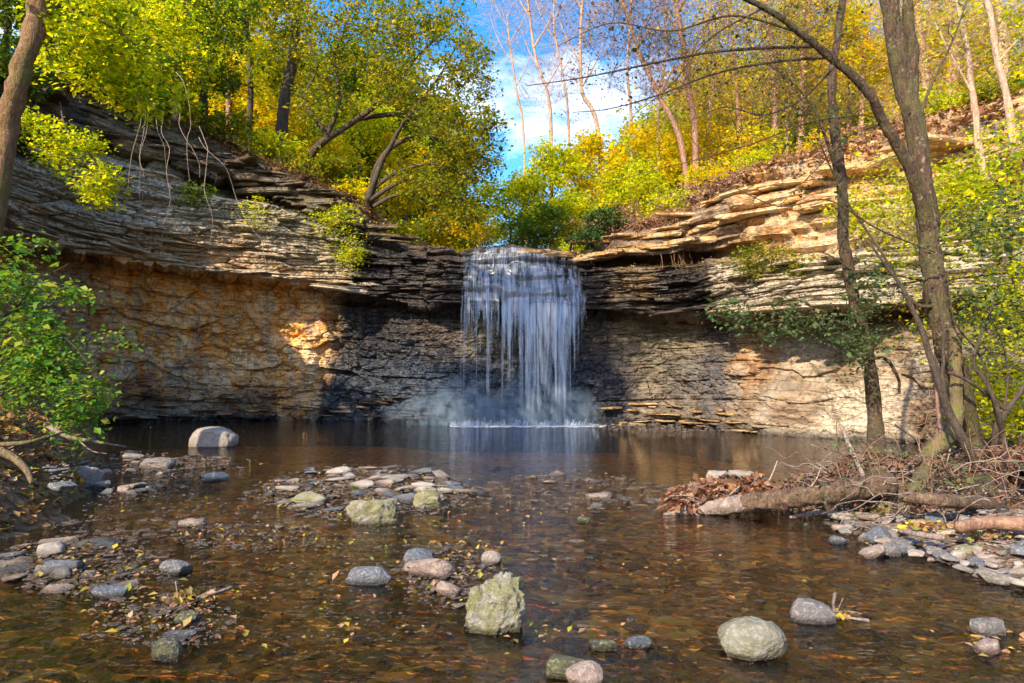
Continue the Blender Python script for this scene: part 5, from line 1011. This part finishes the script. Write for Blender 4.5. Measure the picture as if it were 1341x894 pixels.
grow('leafy_sapling', 'thin sapling with sparse yellow-green leaves in front of the bright right cliff', 'tree', None, [([onz(1235, 600, .3)]+pl(13, (1225, 480), (1235, 380), (1215, 280)), .04, .012)], [E(1200, 330, 13, 60, 80, 46, .8), E(1240, 430, 13, 50, 60, 24, .8), E(1160, 240, 13.5, 50, 50, 20, .7)], 'bark_red', 'L_lime', .06, 26, .5, 171, .004, .2, twigs=4)
# -- left bush
grow('bank_bush', 'bright green leafy bush leaning out from the left bank over the water', 'bush', None,
     [([onz(-60, 600, .6)]+pl(8.6, (-20, 500), (30, 450), (80, 440), (120, 480), Y2=8.4), .03, .006), (pl(8.6, (-40, 520), (10, 420), (50, 370), (90, 345)), .02, .004), (pl(8.5, (-40, 540), (40, 500), (90, 520), (125, 560), Y2=8.2), .02, .004), (pl(8.5, (-60, 450), (20, 370), (100, 385), (125, 382)), .01, .003)],
     [E(35, 440, 8.5, 46, 34, 42, .5), E(72, 485, 8.4, 44, 34, 42, .5), E(108, 530, 8.2, 28, 32, 28, .4), E(30, 500, 8.6, 40, 34, 24, .5), E(12, 370, 8.6, 36, 36, 28, .4), E(88, 384, 8.5, 34, 6, 9, .2), E(150, 445, 8.4, 18, 8, 3, .15), E(30, 325, 8.6, 35, 7, 6, .2)],
     'bark_dark', 'L_bush', .062, 25, .26, 161, .0025, .1, twigs=3)

for i, (px, row, rx, n, mt) in enumerate([(150, 9.9, 50, 26, 'L_mid'), (215, 10, 45, 26, 'L_lime'), (285, 10, 45, 26, 'L_mid'), (350, 10, 40, 26, 'L_lime'), (415, 10, 38, 26, 'L_mid'), (470, 9.9, 36, 22, 'L_yell'), (535, 9.9, 36, 24, 'L_lime'), (590, 10.3, 34, 22, 'L_yell'), (880, 10.1, 30, 18, 'L_lime'), (940, 10.3, 38, 20, 'L_yell'), (1010, 10.4, 40, 20, 'L_lime'), (1080, 10.4, 40, 20, 'L_yell'), (1230, 10.2, 40, 24, 'L_lime'), (1290, 10, 40, 24, 'L_mid')]):
    p = surf(px, row); Y = p[1]; px_, py_ = proj(p); side = 'left' if px < 620 else 'right'
    grow('rim_bush', 'low leafy bush on the %s forest edge above the rock ledges, %s from the left' % (side, ORD[i if px < 620 else i-8]), 'bush', 'low bushes along the forest edge', [([p-np.array([0, 0, .2]), p+np.array([.1, 0, .5])], .03, .012)], [E(px_, py_-14, Y, rx, 16, n, .8)], 'bark_dark', mt, .1, 90, .5, 700+i, .008, .0)
# drooping pale twigs over the left ledge, brown vines right of the falls
def tangle(name, label, cat, base_pts, n, fdir, mat, r, seed, leafm=None, lsz=.07):
    g = np.random.default_rng(seed); mb = MB(); P0 = np.array(base_pts[0]); root = empty(name, tuple(float(x) for x in P0), label, cat)
    C_ = []
    for i in range(n):
        s = np.array(base_pts[g.integers(len(base_pts))])+g.normal(0, .25, 3); P = [s]; d = np.array(fdir(g)); L = np.linalg.norm(d); 
        for k in range(7): P.append(P[-1]+d/7+np.array([0, 0, -.02*L*k])+g.normal(0, .045*L, 3))
        mb.tube(smooth(P, 3), np.linspace(r, r*.4, 7*3+1), 4, g.random()); C_ += P[3:]
    mb.build('stems', M[mat], root, True, 'stuff')
    if leafm:
        C_ = np.repeat(np.array(C_), 5, 0)+g.normal(0, .12, (len(C_)*5, 3)); V, Fa = leaves(C_, np.full(len(C_), lsz), .4, g)
        me = mesh('foliage', V-P0, Fa, M[leafm], False, g.random(len(C_))); o = bpy.data.objects.new('foliage', me); COL.objects.link(o); o.parent = root; o['kind'] = 'stuff'
tangle('drooping_branch', 'bare pale twigs drooping over the left ledge from the forest edge', 'branch', [at(215, 120, 20.5), at(245, 150, 20.8), at(200, 100, 20)], 9, lambda g: [g.uniform(-.2, 1.9), g.uniform(-.3, .3), g.uniform(-3.4, -1.5)], 'twig_pale', .011, 5)
tangle('root_tangle', 'dark hanging roots and vines under the upper left ledge', 'roots', [surf(x, 9.6) for x in (60, 120, 180, 240, 300, 360)], 60, lambda g: [g.uniform(-1, 1), g.uniform(-.9, -.2), g.uniform(-.7, .1)], 'bark_dark', .012, 6, 'L_brown')
tangle('vine_tangle', 'brown dry vines heaped on the slab right of the falls', 'vines', [surf(x, 9.7)-np.array([0, .3, -.15]) for x in (790, 815, 840, 860, 880)], 120, lambda g: [g.uniform(-1.7, 1.4), g.uniform(-.8, .1), g.uniform(-.3, .7)], 'dry', .014, 8, 'L_brown')
tangle('vine_tangle', 'brown dry vines hanging in a curtain down the right ledge', 'vines', [surf(x, 9.4)-np.array([0, .3, -.1]) for x in (865, 880, 890)], 34, lambda g: [g.uniform(-.4, .4), g.uniform(-.5, -.1), g.uniform(-2.2, -.8)], 'dry', .012, 9)
tangle('bramble', 'leaf-littered brambles along the crest of the golden right slope', 'brambles', [surf(x, 9.9) for x in (930, 980, 1030, 1080, 1130, 1200)], 120, lambda g: [g.uniform(-1.6, 1.0), g.uniform(-.7, .2), g.uniform(-.7, .5)], 'dry', .013, 10, 'L_brown')
tangle('bramble', 'olive brambles and dead stems along the left forest edge above the ledges', 'brambles', [surf(x, 9.9) for x in (230, 280, 330, 380, 430, 470, 510)], 150, lambda g: [g.uniform(-.8, 1.4), g.uniform(-.7, .2), g.uniform(-.5, .7)], 'bark_red', .013, 12, 'L_mid')

# ------------------------------------------------------------------ log, sticks, debris
def stickobj(name, label, cat, pts, r0, r1, mat, sub=(), seed=0, group=None, sides=8):
    P = smooth(pts, 6); root = empty(name, tuple(float(x) for x in P[0]), label, cat, group)
    mb = MB(); t = np.linspace(0, 1, len(P)); mb.tube(P, r0+(r1-r0)*t, sides, 0, .12 if r0 > .05 else 0); mb.build('stem', M[mat], root)
    for s in sub: mb = MB(); Q = smooth(s[0], 4); mb.tube(Q, np.linspace(s[1], s[1]*.4, len(Q)), 5, 0); mb.build('side_branch', M[mat], root)
    return root
tangle('brush', 'thin dark bare brush standing over the debris between the trees at the right', 'brush', [onz(x, 655, .2) for x in (1110, 1160, 1210, 1260, 1310, 1340)], 42, lambda g: [g.uniform(-.9, .9), g.uniform(-.3, .5), g.uniform(.3, 1.6)], 'bark_red', .006, 21)
tangle('brush', 'tangle of grey sticks lying across the debris at the end of the log', 'brush', [onz(x, 655, .3) for x in (1120, 1160, 1200, 1250, 1290)], 34, lambda g: [g.uniform(-.8, .8), g.uniform(-.5, .5), g.uniform(-.1, .5)], 'wood_grey', .008, 22)
tangle('brush', 'thin leafy twigs with small green leaves under the twisted tree', 'brush', [onz(x, 660, .2) for x in (1150, 1190, 1130, 1330)], 26, lambda g: [g.uniform(-.7, .7), g.uniform(-.3, .2), g.uniform(.1, .7)], 'bark_dark', .005, 23, 'L_blue', .035)
def log():
    P = smooth([onz(868, 676, -.02), onz(905, 668, .03), onz(950, 663, .1), onz(1010, 655, .2), onz(1070, 648, .3), onz(1120, 640, .36), onz(1165, 634, .40)], 10)
    root = empty('fallen_log', tuple(float(x) for x in P[0]), 'fallen log with cracked bark lying from the right bank into the stream', 'log')
    n = len(P); t = np.linspace(0, 1, n); r = np.interp(t, [0, .08, .35, .42, 1], [.02, .06, .105, .095, .12])
    mb = MB(); k = int(n*.42); mb.tube(P[k-1:], r[k-1:], 20, 0, .4); mb.build('bark', M['log'], root)
    mb = MB(); mb.tube(P[:k+1], r[:k+1]*.93, 20, 0, .4); mb.build('bare_wood', M['wood_grey'], root)
    for a, b, rr_ in (((1000, 640), (1018, 603), .012), ((960, 645), (1000, 622), .02), ((1060, 640), (1075, 612), .01)):
        mb = MB(); mb.tube(smooth([at(a[0], a[1], 8.3), at((a[0]+b[0])/2+2, (a[1]+b[1])/2, 8.3), at(b[0], b[1], 8.3)], 4), np.linspace(rr_, rr_*.5, 9), 6, 0); mb.build('broken_twig', M['twig_pale'], root)
log()
S_ = stickobj
S_('dead_branch', 'pale pinkish dead branch propped upright against the debris at the end of the log', 'branch', [at(1102, 558, 9), at(1118, 596, 8.8), at(1140, 640, 8.5), at(1158, 672, 8.2)], .028, .034, 'wood_grey', [([at(1140, 635, 8.6), at(1120, 655, 8.4), at(1105, 668, 8.3)], .012), ([at(1118, 596, 8.8), at(1090, 592, 8.7), at(1072, 610, 8.7)], .008)])
S_('dead_branch', 'thin dark branch slanting down from the twisted tree toward the mossy stem', 'branch', [at(1172, 556, 9.4), at(1195, 572, 9.3), at(1228, 596, 9.2)], .014, .01, 'bark_dark')
S_('driftwood', 'long pale driftwood pole lying along the waterline before the debris bank', 'driftwood', [onz(1035, 677, .02), onz(1075, 672, .05), onz(1115, 674, .07), onz(1150, 678, .1)], .02, .045, 'wood_grey')
S_('driftwood', 'grey curved driftwood stick among the stones of the right beach', 'driftwood', [onz(1178, 695, .14), onz(1205, 700, .16), onz(1235, 704, .14)], .02, .03, 'wood_grey')
S_('old_log', 'large brown log half buried in debris behind the mossy stem', 'log', [onz(1180, 650, .35), onz(1230, 655, .35), onz(1265, 658, .30), onz(1300, 662, .2)], .055, .075, 'log', sides=12)
S_('old_log', 'reddish rotten log lying at the right edge behind the beach stones', 'log', [onz(1255, 690, .25), onz(1300, 684, .28), onz(1380, 690, .28)], .05, .07, 'bark_red', sides=12)
S_('exposed_root', 'thick mossy root arching into the water at the left edge', 'root', [at(-30, 588, 6.6), at(8, 594, 6.6), at(32, 612, 6.5), at(42, 632, 6.4)], .05, .022, 'bark_moss')
S_('exposed_root', 'long pale root running along the left bank toward the bush', 'root', [at(-30, 583, 7.6), at(30, 580, 7.6), at(62, 572, 7.8), at(85, 565, 8)], .03, .012, 'bark_moss')
S_('exposed_root', 'crooked root reaching from the left bush to the gravel spit', 'root', [at(60, 556, 8.6), at(90, 572, 8.5), at(125, 578, 8.5), at(165, 585, 8.6)], .035, .008, 'wood_grey', [([at(100, 574, 8.5), at(120, 590, 8.4), at(140, 594, 8.4)], .012)])
S_('driftwood', 'thin forked driftwood lying across the water below the lichen-patched boulder', 'driftwood', [onz(8, 672, .05), onz(45, 655, .1), onz(85, 640, .09), onz(118, 643, .05)], .022, .008, 'wood_grey', [([onz(45, 655, .1), onz(60, 640, .12), onz(90, 628, .1)], .012)])
S_('dead_branch', 'bare broken branch lying across the lower left bank in shade', 'branch', [onz(-20, 660, .15), onz(20, 645, .3), onz(60, 622, .3)], .03, .015, 'bark_dark')

def pile(name, label, cat, centers, nleaf, nstick, seed, lm='L_brown', ls=.07, spread=1.):
    g = np.random.default_rng(seed); c0 = np.array(centers[0][0]); root = empty(name, tuple(float(x) for x in c0), label, cat)
    tot = sum(c[2] for c in centers); Cc = []; mb = MB()
    for c, rad, wgt in centers:
        n = int(nleaf*wgt/tot); v = unit(g.normal(0, 1, (n, 3)))*g.random((n, 1))**.4; v[:, 2] = np.abs(v[:, 2]); Cc.append(np.array(c)+v*np.array(rad))
        for k in range(int(nstick*wgt/tot)):
            v = unit(g.normal(0, 1, 3)); v[2] = abs(v[2]); s = np.array(c)+v*np.array(rad)*g.uniform(.3, 1); d = unit(g.normal(0, 1, 3)*np.array([1, 1, .35]))*g.uniform(.15, .55)
            mb.tube(smooth([s-d*.5, s+g.normal(0, .02, 3), s+d*.5], 3), np.linspace(g.uniform(.004, .014), .003, 7), 4, g.random())
    Cc = np.vstack(Cc); V, Fa = leaves(Cc, np.full(len(Cc), ls), .35, g)
    me = mesh('leaves', V-c0, Fa, M[lm], False, g.random(len(Cc))); o = bpy.data.objects.new('leaves', me); COL.objects.link(o); o.parent = root; o['kind'] = 'stuff'
    if nstick: mb.build('sticks', M['wood_grey'], root, True, 'stuff')
pile('leaf_heap', 'reddish-brown dead leaves caught on the water end of the fallen log', 'leaves', [(onz(900, 664, .05), (.28, .2, .26), 1.), (onz(935, 655, .1), (.35, .25, .28), 1.2), (onz(985, 650, .15), (.35, .25, .24), .9)], 1500, 50, 5, ls=.075)
pile('debris_heap', 'dark heap of dead leaves and sticks under the trees at the right', 'debris',
     [(onz(1090, 645, .1), (.7, .5, .28), 1.), (onz(1150, 640, .1), (.8, .6, .5), 1.8), (onz(1210, 645, .1), (.8, .7, .5), 2.), (onz(1290, 640, .15), (.9, .8, .5), 2.2), (onz(1350, 640, .2), (.9, .8, .55), 1.5), (onz(1060, 668, .0), (.9, .25, .16), .7), (onz(1230, 668, .1), (1.2, .4, .3), 1.2)], 8500, 1100, 6, 'L_debris', ls=.055)
pile('leaf_heap', 'small heap of red and yellow leaves on the stones at lower left', 'leaves', [(onz(250, 790, .0), (.17, .12, .07), 1.)], 170, 10, 7, 'L_float', .045)
pile('leaf_heap', 'tuft of red and yellow leaves at the end of the smooth oval stone', 'leaves', [(onz(1100, 808, .0), (.08, .06, .035), 1.)], 40, 4, 8, 'L_float', .04)
pile('leaf_heap', 'patch of yellow leaves on the pebbles of the right beach', 'leaves', [(onz(1215, 690, .12), (.3, .2, .05), 1.), (onz(1280, 700, .15), (.35, .2, .05), 1.)], 170, 0, 9, 'L_float', .05)
# fallen leaves on water, stones and banks
def litter(name, label, pts, size, lm, seed):
    g = np.random.default_rng(seed); V, Fa = leaves(np.array(pts), np.full(len(pts), size), .93, g, .0); o = link(name, mesh(name, V, Fa, M[lm], False, g.random(len(pts)))); return tag(o, label, 'leaves', None, 'stuff')
g = np.random.default_rng(77); pts = []
for (cx_, cy_, rx, ry, n) in ((470, 645, 130, 32, 420), (600, 735, 60, 28, 90), (100, 740, 110, 34, 190), (200, 800, 90, 30, 150), (330, 700, 110, 16, 70), (560, 760, 60, 20, 60), (380, 690, 330, 60, 170), (330, 800, 200, 60, 60), (250, 608, 90, 14, 160), (700, 650, 160, 30, 90), (640, 780, 640, 110, 50), (180, 552, 60, 3, 130), (260, 572, 150, 14, 60), (1220, 700, 110, 26, 160), (870, 745, 60, 20, 22), (1310, 845, 40, 20, 30), (700, 830, 60, 14, 22), (850, 555, 60, 3, 100)):
    for _ in range(n):
        a = g.uniform(0, 6.28); q = g.random()**.5; px = cx_+rx*q*math.cos(a); py = cy_+ry*q*math.sin(a); z = zr(px, py) if cx_ == 1220 else .0
        p = onz(px, py, z); p[2] += .012+.02*g.random()*(py < 700); pts.append(p)
litter('floating_leaves', 'yellow and brown leaves floating on the stream and lying on its stones', pts, .042, 'L_float', 3)
pts = []
for _ in range(20000):
    x = g.uniform(-10, -4.6); y = g.uniform(4, 15); z = float(zleft(np.array(x), np.array(y)))
    if z > .03: pts.append([x, y, z+.015])
litter('bank_leaf_litter', 'fallen leaves carpeting the left bank below the green bush', pts, .07, 'L_float', 4)
pts = []
for _ in range(9000):
    x = g.uniform(3.6, 12); y = g.uniform(5, 15); z = float(zright(np.array(x), np.array(y)))
    if z > .05: pts.append([x, y, z+.015])
litter('bank_leaf_litter', 'fallen leaves covering the right bank around the tree feet', pts, .055, 'L_brown', 5)
def slope_litter(label, a, b, n, lm, ls, seed, rows=(10, 11.2)):
    g = np.random.default_rng(seed); P = [surf(g.uniform(a, b), g.uniform(*rows))+np.array([g.normal(0, .1), g.normal(0, .1), .03]) for _ in range(n)]
    litter('slope_leaf_litter', label, P, ls, lm, seed)
slope_litter('brown fallen leaves on the left forest floor above the ledges', 0, 540, 9000, 'L_brown', .11, 6, (9.3, 11))
slope_litter('pinkish-brown fallen leaves on the right slope above the golden ledge', 800, 1340, 11000, 'L_brown', .11, 7, (9.2, 11))
slope_litter('scattered small leaves stuck on the dark ledge right of the falls', 780, 935, 500, 'L_float', .07, 8, (4.5, 6.5))
slope_litter('moss tufts and leaves growing on the left ledges', 30, 500, 900, 'L_mid', .06, 9, (6, 7))
